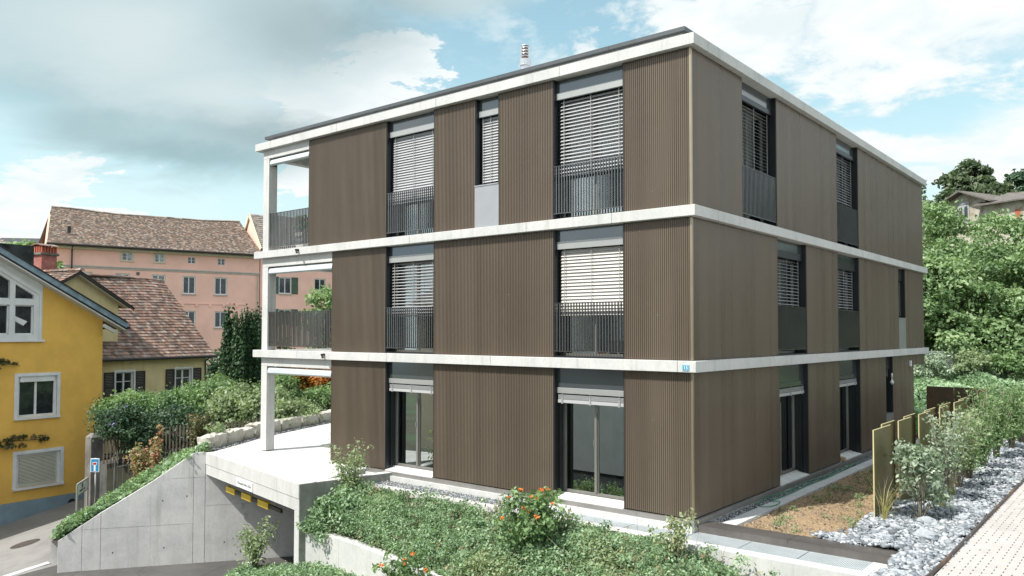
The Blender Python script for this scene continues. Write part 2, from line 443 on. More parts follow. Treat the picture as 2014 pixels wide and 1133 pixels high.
def asphalt():
    mt, b, out = newmat('asphalt')
    tc = b.n('ShaderNodeTexCoord'); o = tc.outputs['Object']
    p = b.n('ShaderNodeBsdfPrincipled')
    f = b.noise(o, 0.9, 7, 0.7); g = b.noise(o, 60, 3, 0.6)
    cc = b.mix(b.mr(f, 0.38, 0.66), (0.085, 0.082, 0.078), (0.050, 0.048, 0.046))
    cc = b.mix(b.m('MULTIPLY', b.mr(g, 0.4, 0.7), 0.5), cc, (0.13, 0.127, 0.122))
    vo = b.n('ShaderNodeTexVoronoi', feature='DISTANCE_TO_EDGE'); b.l(o, vo.inputs['Vector']); vo.inputs['Scale'].default_value = 0.45
    cc = b.mix(b.mr(vo.outputs['Distance'], 0.004, 0.012, 0.5, 0.0), cc, (0.03, 0.03, 0.03))
    b.l(cc, p.inputs['Base Color']); p.inputs['Roughness'].default_value = 0.85
    bn = b.n('ShaderNodeBump'); bn.inputs['Strength'].default_value = 0.3; bn.inputs['Distance'].default_value = 0.01
    b.l(g, bn.inputs['Height']); b.l(bn.outputs[0], p.inputs['Normal']); b.l(p.outputs[0], out.inputs[0])
asphalt()


def street_mat():
    mt, b, out = newmat('street_asphalt')
    tc = b.n('ShaderNodeTexCoord'); o = tc.outputs['Object']
    p = b.n('ShaderNodeBsdfPrincipled')
    f = b.noise(o, 0.7, 7, 0.7); g = b.noise(o, 50, 3, 0.6)
    cc = b.mix(b.mr(f, 0.38, 0.66), (0.25, 0.245, 0.235), (0.19, 0.185, 0.18))
    cc = b.mix(b.m('MULTIPLY', b.mr(g, 0.4, 0.7), 0.4), cc, (0.14, 0.137, 0.133))
    b.l(cc, p.inputs['Base Color']); p.inputs['Roughness'].default_value = 0.88
    b.l(p.outputs[0], out.inputs[0])
street_mat()


def paver_mat():
    mt, b, out = newmat('pavers')
    tc = b.n('ShaderNodeTexCoord'); o = tc.outputs['Object']
    sp = b.n('ShaderNodeSeparateXYZ'); b.l(o, sp.inputs[0])
    x, y, z = sp.outputs
    px, py = 0.125, 0.21
    ix = b.m('FLOOR', b.m('DIVIDE', x, px))
    fx = b.m('SUBTRACT', b.m('DIVIDE', x, px), ix)
    off = b.m('FRACT', b.m('MULTIPLY', b.m('SINE', b.m('MULTIPLY', ix, 12.9898)), 4375.85))
    yy = b.m('ADD', b.m('DIVIDE', y, py), off)
    iy = b.m('FLOOR', yy)
    fy = b.m('SUBTRACT', yy, iy)
    dx = b.m('ABSOLUTE', b.m('SUBTRACT', fx, 0.5))
    r2_ = b.m('FRACT', b.m('MULTIPLY', b.m('SINE', b.m('ADD', b.m('MULTIPLY', ix, 78.2), b.m('MULTIPLY', iy, 37.7))), 1375.8))
    wide = b.m('LESS_THAN', dx, 0.07)
    ln = b.m('LESS_THAN', fy, 0.40)
    dash = b.m('MULTIPLY', b.m('MULTIPLY', wide, ln), b.m('GREATER_THAN', r2_, 0.18))
    jl = b.m('MULTIPLY', b.m('LESS_THAN', dx, 0.017), 0.35)
    jy = b.m('MULTIPLY', b.m('LESS_THAN', b.m('ABSOLUTE', b.m('SUBTRACT', fy, 0.2)), 0.02), 0.30)
    f = b.noise(o, 1.5, 6, 0.65)
    cc = b.mix(b.mr(f, 0.35, 0.7), (0.46, 0.435, 0.415), (0.39, 0.37, 0.35))
    cc = b.mix(b.m('MULTIPLY', r2_, 0.22), cc, (0.34, 0.32, 0.31))
    cc = b.mix(b.m('MAXIMUM', jl, jy), cc, (0.27, 0.25, 0.235))
    cc = b.mix(dash, cc, (0.06, 0.05, 0.045))
    cc = b.mix(b.m('MULTIPLY', b.mr(b.noise(o, 0.55, 6, 0.7), 0.52, 0.66), 0.28), cc, (0.22, 0.205, 0.19))
    p = b.n('ShaderNodeBsdfPrincipled')
    b.l(cc, p.inputs['Base Color']); p.inputs['Roughness'].default_value = 0.85
    b.l(p.outputs[0], out.inputs[0])
paver_mat()


def soil_mat():
    mt, b, out = newmat('soil')
    tc = b.n('ShaderNodeTexCoord'); o = tc.outputs['Object']
    p = b.n('ShaderNodeBsdfPrincipled')
    f = b.noise(o, 2.0, 7, 0.7); g = b.noise(o, 28, 5, 0.7)
    cc = b.mix(b.mr(f, 0.35, 0.7), (0.31, 0.215, 0.115), (0.20, 0.145, 0.085))
    cc = b.mix(b.mr(g, 0.5, 0.62), cc, (0.42, 0.32, 0.21))
    cc = b.mix(b.mr(g, 0.44, 0.34), cc, (0.10, 0.07, 0.04))
    b.l(cc, p.inputs['Base Color']); p.inputs['Roughness'].default_value = 0.95
    bn = b.n('ShaderNodeBump'); bn.inputs['Strength'].default_value = 0.8; bn.inputs['Distance'].default_value = 0.03
    b.l(g, bn.inputs['Height']); b.l(bn.outputs[0], p.inputs['Normal']); b.l(p.outputs[0], out.inputs[0])
soil_mat()


def terrace_mat():
    mt, b, out = newmat('terrace_slabs')
    tc = b.n('ShaderNodeTexCoord'); o = tc.outputs['Object']
    br = b.n('ShaderNodeTexBrick'); b.l(o, br.inputs['Vector'])
    br.inputs['Scale'].default_value = 1.0
    br.inputs['Brick Width'].default_value = 0.8; br.inputs['Row Height'].default_value = 0.4
    br.inputs['Mortar Size'].default_value = 0.004
    br.inputs['Color1'].default_value = (0.57, 0.565, 0.555, 1); br.inputs['Color2'].default_value = (0.51, 0.51, 0.50, 1)
    br.inputs['Mortar'].default_value = (0.40, 0.40, 0.39, 1)
    f = b.noise(o, 1.2, 7, 0.7)
    cc = b.mix(b.m('MULTIPLY', b.mr(f, 0.5, 0.62), 0.5), br.outputs[0], (0.38, 0.375, 0.36))
    p = b.n('ShaderNodeBsdfPrincipled')
    b.l(cc, p.inputs['Base Color']); p.inputs['Roughness'].default_value = 0.8
    b.l(p.outputs[0], out.inputs[0])
terrace_mat()


def cloth_mat():
    mt, b, out = newmat('cloth_pattern')
    tc = b.n('ShaderNodeTexCoord'); o = tc.outputs['Object']
    v = b.n('ShaderNodeTexVoronoi'); b.l(o, v.inputs['Vector']); v.inputs['Scale'].default_value = 11
    cr = b.n('ShaderNodeValToRGB'); cr.color_ramp.interpolation = 'CONSTANT'
    e = cr.color_ramp.elements
    for _ in range(3): e.new(0.5)
    for i, (q, c) in enumerate([(0, (0.5, 0.05, 0.04)), (0.3, (0.75, 0.72, 0.68)), (0.5, (0.04, 0.07, 0.13)), (0.7, (0.65, 0.15, 0.04)), (0.85, (0.2, 0.3, 0.35))]):
        e[i].position = q; e[i].color = (*c, 1)
    sp = b.n('ShaderNodeSeparateColor'); b.l(v.outputs['Color'], sp.inputs[0])
    b.l(sp.outputs[0], cr.inputs[0])
    p = b.n('ShaderNodeBsdfPrincipled'); b.l(cr.outputs[0], p.inputs['Base Color']); p.inputs['Roughness'].default_value = 0.9
    b.l(p.outputs[0], out.inputs[0])
cloth_mat()
rndmat('ground_green', [(0.05, 0.09, 0.04), (0.08, 0.12, 0.05)], 0.95, 0, 0.5, 1.5, bump=0.6, bs=8)
pm('ground_earth', (0.09, 0.085, 0.055), 0.95, 0, 0.25, vs=0.4, c3=(0.06, 0.10, 0.045), vs3=0.15, th3=(0.4, 0.6), bump=0.5, bs=4)


# ------------------------------------------------------------------ mesh helpers
def setp(o, label=None, cat=None, group=None, kind=None):
    if label: o['label'] = label
    if cat: o['category'] = cat
    if group: o['group'] = group
    if kind: o['kind'] = kind
    return o


def empty(name, loc, label, cat, group=None):
    o = bpy.data.objects.new(name, None)
    o.empty_display_size = 0.3
    o.location = loc
    col.objects.link(o)
    return setp(o, label, cat, group)


def root_loc(p):
    v = Vector((0, 0, 0))
    while p is not None:
        v = v + Vector(p.location); p = p.parent
    return v


def link_mesh(name, me, parent=None, loc=None):
    o = bpy.data.objects.new(name, me)
    col.objects.link(o)
    if parent is not None: o.parent = parent
    if loc is not None: o.location = loc
    return o


class MB:
    def __init__(s):
        s.v = []; s.f = []; s.mi = []; s.r = []; s.cm = 0; s.cr = 0.5; s.F = None

    def add(s, pts):
        i = len(s.v)
        if s.F: pts = [s.F(*p) for p in pts]
        s.v.extend([tuple(p) for p in pts]); s.r.extend([s.cr] * len(pts))
        return i

    def face(s, idx): s.f.append(tuple(idx)); s.mi.append(s.cm)

    def quad(s, *pts):
        i = s.add(pts); s.face(range(i, i + len(pts)))

    def box(s, x0, x1, y0, y1, z0, z1):
        s.hexa([(x0, y0, z0), (x1, y0, z0), (x1, y1, z0), (x0, y1, z0), (x0, y0, z1), (x1, y0, z1), (x1, y1, z1), (x0, y1, z1)])

    def hexa(s, p):
        i = s.add(p)
        for q in ((3, 2, 1, 0), (4, 5, 6, 7), (0, 1, 5, 4), (1, 2, 6, 5), (2, 3, 7, 6), (3, 0, 4, 7)):
            s.face([i + k for k in q])

    def prism(s, poly, z0, z1):
        """poly: list of (x,y); z0/z1 numbers or lists"""
        n = len(poly)
        a = z0 if isinstance(z0, (list, tuple)) else [z0] * n
        c = z1 if isinstance(z1, (list, tuple)) else [z1] * n
        i = s.add([(p[0], p[1], a[k]) for k, p in enumerate(poly)] + [(p[0], p[1], c[k]) for k, p in enumerate(poly)])
        s.face([i + k for k in reversed(range(n))]); s.face([i + n + k for k in range(n)])
        for k in range(n):
            q = (k + 1) % n
            s.face([i + k, i + q, i + n + q, i + n + k])

    def bar(s, a, b, w, h=None, upv=(0, 0, 1)):
        """box beam between 3-D points a, b"""
        h = h or w
        a = Vector(a); b = Vector(b); d = (b - a)
        if d.length < 1e-6: return
        d.normalize(); U = Vector(upv)
        if abs(d.dot(U)) > 0.98: U = Vector((1, 0, 0))
        sx = d.cross(U).normalized() * (w / 2); sy = sx.cross(d).normalized() * (h / 2)
        s.hexa([a - sx - sy, a + sx - sy, a + sx + sy, a - sx + sy, b - sx - sy, b + sx - sy, b + sx + sy, b - sx + sy])

    def tube(s, pts, r, n=6, cap=True):
        pts = [Vector(p) for p in pts]
        rs = r if isinstance(r, (list, tuple)) else [r] * len(pts)
        rings = []
        prev = None
        for k, p in enumerate(pts):
            d = (pts[min(k + 1, len(pts) - 1)] - pts[max(k - 1, 0)])
            if d.length < 1e-9: d = Vector((0, 0, 1))
            d.normalize()
            U = Vector((0, 0, 1)) if abs(d.z) < 0.9 else Vector((1, 0, 0))
            sx = d.cross(U).normalized()
            if prev is not None and sx.dot(prev) < 0: sx = -sx
            prev = sx
            sy = sx.cross(d)
            i = s.add([p + (sx * math.cos(2 * math.pi * j / n) + sy * math.sin(2 * math.pi * j / n)) * rs[k] for j in range(n)])
            rings.append(i)
        for a, b_ in zip(rings[:-1], rings[1:]):
            for j in range(n):
                q = (j + 1) % n
                s.face([a + j, a + q, b_ + q, b_ + j])
        if cap:
            s.face([rings[0] + j for j in reversed(range(n))]); s.face([rings[-1] + j for j in range(n)])

    def lathe(s, c, prof, n=20):
        """c=(x,y); prof list of (r,z)"""
        rings = [s.add([(c[0] + r * math.cos(2 * math.pi * j / n), c[1] + r * math.sin(2 * math.pi * j / n), z) for j in range(n)]) for r, z in prof]
        for a, b_ in zip(rings[:-1], rings[1:]):
            for j in range(n):
                q = (j + 1) % n
                s.face([a + j, a + q, b_ + q, b_ + j])
        s.face([rings[-1] + j for j in range(n)]); s.face([rings[0] + j for j in reversed(range(n))])

    def build(s, name, mats, parent=None, smooth=False, loc=None, rnd=False, bevel=0.0):
        if not isinstance(mats, (list, tuple)): mats = [mats]
        off = root_loc(parent)
        if loc is not None: off = off + Vector(loc)
        me = bpy.data.meshes.new(name)
        v = np.array(s.v, dtype=np.float64) - np.array(off)
        me.from_pydata([tuple(q) for q in v], [], s.f)
        for q in mats: me.materials.append(MATS[q])
        me.polygons.foreach_set('material_index', s.mi)
        if smooth: me.polygons.foreach_set('use_smooth', [True] * len(s.f))
        if rnd:
            a = me.attributes.new('rnd', 'FLOAT', 'POINT'); a.data.foreach_set('value', s.r)
        me.update()
        o = link_mesh(name, me, parent, loc)
        if bevel:
            bv = o.modifiers.new('b', 'BEVEL'); bv.width = bevel; bv.segments = 2; bv.limit_method = 'ANGLE'
        return o


def fast_mesh(name, V, Fq, mat, parent=None, rnd=None, smooth=False, loc=None):
    """V (n,3) ; Fq (m,k) ints, constant k"""
    off = np.array(root_loc(parent)) + (np.array(loc) if loc is not None else 0)
    V = (V - off).astype(np.float32)
    me = bpy.data.meshes.new(name)
    me.vertices.add(len(V)); me.vertices.foreach_set('co', V.ravel())
    k = Fq.shape[1]
    me.loops.add(Fq.size); me.loops.foreach_set('vertex_index', Fq.astype(np.int32).ravel())
    me.polygons.add(len(Fq))
    me.polygons.foreach_set('loop_start', np.arange(0, Fq.size, k, dtype=np.int32))
    me.polygons.foreach_set('loop_total', np.full(len(Fq), k, dtype=np.int32))
    if smooth: me.polygons.foreach_set('use_smooth', np.ones(len(Fq), dtype=bool))
    mats = mat if isinstance(mat, (list, tuple)) else [mat]
    for q in mats: me.materials.append(MATS[q])
    if rnd is not None:
        a = me.attributes.new('rnd', 'FLOAT', 'POINT'); a.data.foreach_set('value', rnd.astype(np.float32))
    me.update(calc_edges=True)
    me.validate()
    return link_mesh(name, me, parent, loc)


def unit(a): return a / np.maximum(np.linalg.norm(a, axis=1, keepdims=True), 1e-9)


def leaves(name, P, N, size, mat, parent=None, elong=1.7, droop=0.0, rndv=None, loc=None, axis=None, lo=.6, hi=1.35):
    """one kite-shaped blade per point; N = approximate facing"""
    n = len(P)
    sz = size * (lo + (hi - lo) * rng.random(n) ** 1.3)[:, None]
    N = unit(N)
    T = rng.normal(size=(n, 3)) if axis is None else axis + rng.normal(size=(n, 3)) * 0.35
    T = unit(T - (T * N).sum(1, keepdims=True) * N)
    B = np.cross(N, T)
    a = P - T * sz * elong * 0.5
    b_ = P + B * sz * 0.5 + T * sz * 0.05
    c = P + T * sz * elong * 0.55 - N * sz * 0.15
    d = P - B * sz * 0.5 + T * sz * 0.05
    V = np.stack([a, b_, c, d], 1).reshape(-1, 3)
    Fq = np.arange(4 * n).reshape(n, 4)
    rv = rng.random(n) if rndv is None else np.clip(rndv, 0, 1)
    return fast_mesh(name, V, Fq, mat, parent, np.repeat(rv, 4), loc=loc)


def clump_cloud(clumps, per, jitter=0.18, upb=0.35, nr=0.7):
    """clumps (n,4): xyz r. returns points, normals, rnd"""
    n = len(clumps)
    cnt = np.maximum(1, (per * (clumps[:, 3] / clumps[:, 3].mean()) ** 2)).astype(int)
    idx = np.repeat(np.arange(n), cnt)
    d = unit(rng.normal(size=(len(idx), 3)))
    d[:, 2] = np.where(d[:, 2] < -0.3, -d[:, 2] * 0.6, d[:, 2])
    rr = clumps[idx, 3] * (rng.uniform(0.45, 1.0, len(idx)) ** 0.5)
    P = clumps[idx, :3] + d * rr[:, None] * np.array([1, 1, 0.72]) + rng.normal(size=(len(idx), 3)) * jitter * clumps[idx, 3][:, None]
    N = unit(d + np.array([0, 0, upb]) + rng.normal(size=d.shape) * nr)
    cr = rng.random(n)
    rv = 0.5 * rng.random(len(idx)) + 0.5 * cr[idx]
    return P, N, rv


def ellipsoid_clumps(c, rad, n, cr, inner=0.35, flat=-0.55, ripple=0.16):
    d = unit(rng.normal(size=(n, 3)))
    d[:, 2] = np.where(d[:, 2] < flat, -d[:, 2], d[:, 2])
    k = rng.uniform(inner, 1.0, n) ** 0.45
    k = k * (1 + ripple * np.sin(d[:, 0] * 5 + c[0]) * np.cos(d[:, 1] * 4 + c[1]) + rng.normal(size=n) * 0.06)
    P = np.array(c) + d * k[:, None] * np.array(rad)
    r = cr * rng.uniform(0.5, 1.5, n)
    return np.column_stack([P, r])


def limbs(mb, base, tips, r0):
    base = Vector(base)
    for t in tips:
        t = Vector(t)
        mid = base.lerp(t, 0.5) + Vector((rng.normal() * 0.1, rng.normal() * 0.1, 0.12)) * (t - base).length
        mb.tube([base, mid, t], [r0, r0 * 0.6, r0 * 0.2], 6)


def tree(name, label, cat, base, parts, leaf, mat, per, trunk_r=0.25, group=None, cn=60, cr=0.9, upb=0.35, trunk_mat='bark'):
    """parts: list of (centre, radii) crown lobes"""
    t = empty(name, base, label, cat, group)
    cl = np.vstack([ellipsoid_clumps(c, r, max(6, int(cn * (r[0] * r[2]) / (parts[0][1][0] * parts[0][1][2]))), cr) for c, r in parts])
    P, N, rv = clump_cloud(cl, per, upb=upb)
    mb = MB()
    top = Vector(parts[0][0])
    b0 = Vector(base)
    fork = b0.lerp(top, 0.45)
    mb.tube([b0, b0.lerp(fork, 0.5) + Vector((0.05, 0, 0)), fork, top], [trunk_r * 1.25, trunk_r, trunk_r * 0.8, trunk_r * 0.25], 8)
    sel = cl[rng.choice(len(cl), min(len(cl), 16), replace=False)]
    limbs(mb, fork, [tuple(q[:3]) for q in sel], trunk_r * 0.42)
    mb.build('trunk', trunk_mat, t, smooth=True)
    leaves('crown', P, N, leaf, mat, t, rndv=rv)
    return t


def shrub(name, label, cat, base, parts, leaf, mat, per, group=None, cn=30, cr=0.25, stems=8, stem_mat='bark', stem_r=0.012, upb=0.35, extra=None):
    t = empty(name, base, label, cat, group)
    cl = np.vstack([ellipsoid_clumps(c, r, max(5, int(cn * (r[0] * r[2]) / (parts[0][1][0] * parts[0][1][2]))), cr, inner=0.15) for c, r in parts])
    P, N, rv = clump_cloud(cl, per, jitter=0.35, upb=upb)
    P[:, 2] = np.maximum(P[:, 2], base[2] + 0.02)
    mb = MB()
    sel = cl[rng.choice(len(cl), min(len(cl), stems), replace=False)]
    for q in sel:
        b0 = Vector(base) + Vector((rng.normal() * 0.06, rng.normal() * 0.06, 0))
        tt = Vector(q[:3]) + Vector((0, 0, q[3] * 0.6))
        mid = b0.lerp(tt, 0.5) + Vector((rng.normal() * 0.05, rng.normal() * 0.05, 0.08))
        mb.tube([b0, mid, tt], [stem_r, stem_r * 0.8, stem_r * 0.35], 5)
    mb.build('stem', stem_mat, t, smooth=True)
    leaves('foliage', P, N, leaf, mat, t, rndv=rv)
    if extra: extra(t, cl)
    return t


def rocks_mesh(name, P, S, mat, rndv=None, parent=None, flat=0.7, loc=None):
    """P (n,3), S (n) : irregular stones made from jittered octahedra subdivided once"""
    oc = np.array([[1, 0, 0], [-1, 0, 0], [0, 1, 0], [0, -1, 0], [0, 0, 1], [0, 0, -1]], float)
    ft = np.array([[0, 2, 4], [2, 1, 4], [1, 3, 4], [3, 0, 4], [2, 0, 5], [1, 2, 5], [3, 1, 5], [0, 3, 5]])
    n = len(P)
    V = oc[None] * rng.uniform(0.7, 1.15, (n, 6, 1)) + rng.normal(size=(n, 6, 3)) * 0.14
    th = rng.uniform(0, 2 * np.pi, n)
    ax = unit(rng.normal(size=(n, 3)))
    # rotate (Rodrigues)
    K = np.cross(ax[:, None, :], V); dt = (ax[:, None, :] * V).sum(2, keepdims=True)
    ct = np.cos(th)[:, None, None]; st = np.sin(th)[:, None, None]
    V = V * ct + K * st + ax[:, None, :] * dt * (1 - ct)
    V[:, :, 2] *= flat
    V = P[:, None, :] + V * S[:, None, None]
    Fq = (ft[None] + (np.arange(n) * 6)[:, None, None]).reshape(-1, 3)
    rv = rng.random(n) if rndv is None else rndv
    return fast_mesh(name, V.reshape(-1, 3), Fq, mat, parent, np.repeat(rv, 6), loc=loc)


def text_mesh(name, body, size, mat, M, parent, ext=0.004, align='CENTER'):
    cu = bpy.data.curves.new(name, 'FONT')
    cu.body = body; cu.size = size; cu.extrude = ext; cu.align_x = align; cu.align_y = 'CENTER'
    tmp = bpy.data.objects.new('tmp', cu)
    col.objects.link(tmp)
    bpy.context.view_layer.update()
    me = bpy.data.meshes.new_from_object(tmp.evaluated_get(bpy.context.evaluated_depsgraph_get()))
    col.objects.unlink(tmp); bpy.data.objects.remove(tmp)
    me.name = name
    off = Matrix.Translation(-root_loc(parent))
    me.transform(off @ M)
    me.materials.clear(); me.materials.append(MATS[mat])
    return link_mesh(name, me, parent)


def basis(o, x, y):
    x = Vector(x).normalized(); y = Vector(y).normalized(); z = x.cross(y)
    return Matrix(((x.x, y.x, z.x, o[0]), (x.y, y.y, z.y, o[1]), (x.z, y.z, z.z, o[2]), (0, 0, 0, 1)))


# ================================================================== ground
def smooth(x, a, b):
    t = np.clip((x - a) / (b - a), 0, 1)
    return t * t * (3 - 2 * t)


def street_z(x, y):
    yy = np.clip(y, -40, 9)
    zs = -6.3 + 0.18 * (yy - 1.6) * np.where(yy > 1.6, 0.5, 1.0) + 0.114 * (np.clip(x, -40, -10) + 28.3)
    k = smooth(x, -19.3, -17.4)
    return zs * (1 - k) + (-6.2 - 0.03 * np.clip(-4 - y, 0, 30)) * k


def ground_h(x, y):
    df = -(x - 6.9) * 0.632 + (y + 13.9) * 0.774
    lat = (x - 6.9) * 0.774 + (y + 13.9) * 0.632
    q = lat / np.maximum(df, 5)
    wr = smooth(q, -0.05, 0.3)
    right = -3.25 + 1.35 * smooth(df, 36, 45) + 0.33 * np.clip(df - 50, 0, 55)
    left = -7.0 + 1.5 * smooth(df, 34, 42) + 0 * x
    z = left * (1 - wr) + right * wr
    z = np.where((x > -10.4) & (y > -0.3) & (y < 24), -3.3, z)
    z = np.where((x > 3.8) & (y > -30) & (y <= 24), -3.3, z)
    z = np.where((x < 3.8) & (y <= -0.3), -7.6, z)
    z = np.where((x <= -10.4) & (y < 24) & (df < 36), -7.6, z)
    return z


xs = np.concatenate([np.arange(-300, -40, 12), np.arange(-40, 30, 1.0), np.arange(30, 301, 12)])
ys = np.concatenate([np.arange(-120, -20, 10), np.arange(-20, 40, 1.0), np.arange(40, 110, 4), np.arange(110, 420, 15)])
X, Yg = np.meshgrid(xs, ys, indexing='ij')
Zg = ground_h(X, Yg) + 0.0
nx, ny = X.shape
I = np.arange(nx * ny).reshape(nx, ny)
Fg = np.stack([I[:-1, :-1], I[1:, :-1], I[1:, 1:], I[:-1, 1:]], -1).reshape(-1, 4)
g = fast_mesh('ground', np.stack([X, Yg, Zg], -1).reshape(-1, 3), Fg, 'ground_earth', smooth=True)
setp(g, 'earth ground under the gardens and the wooded hill', 'ground', kind='structure')

# street + driveway as one fine sheet
xs = np.arange(-34, 6.01, 0.5); ys = np.arange(-24, 12.01, 0.5)
X, Yg = np.meshgrid(xs, ys, indexing='ij'); Zg = street_z(X, Yg)
nx, ny = X.shape; I = np.arange(nx * ny).reshape(nx, ny)
Fg = np.stack([I[:-1, :-1], I[1:, :-1], I[1:, 1:], I[:-1, 1:]], -1).reshape(-1, 4)
drive = (X[:-1, :-1] > -18.4).reshape(-1)
V = np.stack([X, Yg, Zg], -1).reshape(-1, 3)
s1 = fast_mesh('street', V, Fg[~drive], 'street_asphalt', smooth=True)
setp(s1, 'pale grey asphalt lane beside the yellow house', 'street', kind='structure')
s2 = fast_mesh('driveway', V, Fg[drive], 'asphalt', smooth=True)
setp(s2, 'dark asphalt drive into the underground garage', 'driveway', kind='structure')
mb = MB()      # pale granite gutter stones between street and drive
p0, p1 = Vector((-18.55, -4.15, 0)), Vector((-18.75, -9.5, 0))
for k in range(14):
    a = p0.lerp(p1, k / 14); b_ = p0.lerp(p1, (k + 0.97) / 14)
    za, zb = float(street_z(a.x, a.y)) + 0.035, float(street_z(b_.x, b_.y)) + 0.035
    mb.hexa([(a.x, a.y, za - .1), (a.x + .22, a.y, za - .1), (b_.x + .22, b_.y, zb - .1), (b_.x, b_.y, zb - .1),
             (a.x, a.y, za), (a.x + .22, a.y, za), (b_.x + .22, b_.y, zb), (b_.x, b_.y, zb)])
setp(mb.build('gutter_stones', 'concrete_kerb'), 'pale line of gutter stones between lane and drive', 'kerb', kind='structure')

# ================================================================== apartment building
apt = empty('apartment_building', (-7, 9, -3.1), 'three-storey apartment block clad in ribbed bronze panels with white concrete floor bands', 'apartment building')
FL = lambda u, d, z: (u, d, z)
FR = lambda u, d, z: (-d, u, z)
OV = 0.13
XL = -14.38; YR = 18.86
LEV = [(-2.97, -0.2146), (0.0, 2.742), (2.95, 6.009)]


def slab(name, z0, z1, joints_l, joints_r):
    """concrete floor band all round, with 6 mm butt joints in its two visible faces"""
    mb = MB()
    g_ = 0.006
    xsL = [XL] + sorted(joints_l) + [OV]
    ysR = [-OV] + sorted(joints_r) + [YR]
    mb.box(XL + 0.3, OV - 0.3, -OV + 0.3, YR - 0.3, z0 + 0.002, z1 - 0.002)
    for a, b_ in zip(xsL[:-1], xsL[1:]):
        hi = b_ if b_ == OV else b_ - g_
        mb.box(a, hi, -OV, -OV + 0.3, z0, z1)
    for a, b_ in zip(ysR[:-1], ysR[1:]):
        lo = -OV + 0.3 if a == -OV else a + g_
        mb.box(OV - 0.3, OV, lo, b_, z0, z1)
    mb.box(XL, XL + 0.3, -OV + 0.3, YR - 0.3, z0, z1)
    mb.box(XL, OV - 0.3, YR - 0.3, YR, z0, z1)
    return mb.build(name, 'concrete_white', apt, bevel=0.008)


slab('floor_slab', -0.2146, 0.0, [-12.2, -8.4, -4.93, -0.25], [4.32, 9.1, 13.6, 18.0])
slab('floor_slab', 2.742, 2.95, [-11.3, -7.6, -3.9, -1.7], [0.9, 5.2, 9.8, 14.5])
slab('roof_slab', 6.009, 6.226, [-10.5, -6.7, -3.0], [1.8, 6.6, 11.4, 16.2])
mb = MB()      # upstand and sheet-metal coping
mb.box(XL + .28, OV - .42, -OV + .42 - .06, YR - .28, 6.228, 6.40)
up_ = mb.build('parapet', 'concrete_kerb', apt)
mb = MB()
for a, b_ in ((XL + .16, -10.9), (-10.895, -7.9), (-7.895, -4.9), (-4.895, -1.9), (-1.895, OV - .30)):
    mb.box(a, b_, -OV + .22, -OV + .75, 6.395, 6.475)
for a, b_ in ((-OV + .755, 3.4), (3.405, 6.4), (6.405, 9.6), (9.605, 12.8), (12.805, 16), (16.005, YR - .16)):
    mb.box(OV - .85, OV - .30, a, b_, 6.395, 6.475)
mb.box(XL + .16, XL + .6, -OV + .755, YR - .16, 6.395, 6.475)
mb.box(XL + .16, OV - .86, YR - .6, YR - .16, 6.395, 6.475)
mb.build('roof_edge_coping', 'zinc_cap', apt)

# back walls and core so that no light leaks through
mb = MB()
for z0, z1 in LEV:
    xa = -11.86 if z0 > 2 else -10.78
    mb.box(xa, xa + .3, 0.42, 18.5, z0 + .01, z1 - .01)
    mb.box(xa + .3, -.35, 18.3, 18.6, z0 + .01, z1 - .01)
    for q in ((-9.0, 4.6), (-5.3, 4.6), (-.42, 4.6)): pass
    mb.box(xa + .3, -.42, 7.4, 7.55, z0 + .02, z1 - .02)
    mb.box(-5.4, -5.25, .45, 7.4, z0 + .02, z1 - .02)
    mb.box(-5.4, -.42, 8.9, 9.0, z0 + .02, z1 - .02)
    mb.box(-4.5, -4.4, 7.55, 18.3, z0 + .02, z1 - .02)
mb.build('interior_wall', 'interior_wall', apt)
mb = MB()
mb.box(-10.7, -.3, .35, 18.4, -3.2, -2.972)
mb.build('ground_floor_slab', 'interior_floor', apt)

RP = 0.0455     # rib pitch


def ribbed(F, u0, u1, z0, z1, name='facade_panel', d0=0.0):
    """one vertically ribbed sheet panel plus the wall behind it"""
    mb = MB(); mb.F = F
    dep = .014 if F is FL else .005
    n = max(2, int(round((u1 - u0 - 0.02) / RP)))
    p = (u1 - u0 - 0.02) / n
    us = []
    for k in range(n):
        a = u0 + 0.01 + k * p
        us += [(a, dep), (a + p * .32, dep), (a + p * .44, 0.0), (a + p * .88, 0.0)]
    us.append((u0 + 0.01 + n * p, dep))
    zb, zt = z0 + 0.012, z1 - 0.012
    i0 = mb.add([(u, d0 + d, zb) for u, d in us])
    i1 = mb.add([(u, d0 + d, zt) for u, d in us])
    for k in range(len(us) - 1):
        mb.face([i0 + k, i0 + k + 1, i1 + k + 1, i1 + k])
    # folded ends and wall body
    for a, b_ in ((u0, u0 + .01), (u1 - .01, u1)):
        mb.box(a, b_, d0 - 0.001, d0 + .06, zb, zt)
    mb.box(u0 + .012, u1 - .012, d0 + .026, d0 + .40, z0 + .004, z1 - .004)
    return mb.build(name, 'bronze', apt)


def glazing(mb_f, mb_p, F, u0, u1, z0, z1, d, mull=(0.5,), fw=0.055):
    for M_ in (mb_f, mb_p): M_.F = F
    mb_f.box(u0, u0 + fw, d - .03, d + .04, z0, z1); mb_f.box(u1 - fw, u1, d - .03, d + .04, z0, z1)
    mb_f.box(u0 + fw, u1 - fw, d - .03, d + .04, z1 - fw, z1); mb_f.box(u0 + fw, u1 - fw, d - .03, d + .04, z0, z0 + fw)
    for q in mull:
        c = u0 + (u1 - u0) * q
        mb_f.box(c - .04, c + .04, d - .028, d + .038, z0 + fw, z1 - fw)
    mb_p.box(u0 + fw, u1 - fw, d, d + .008, z0 + fw, z1 - fw)


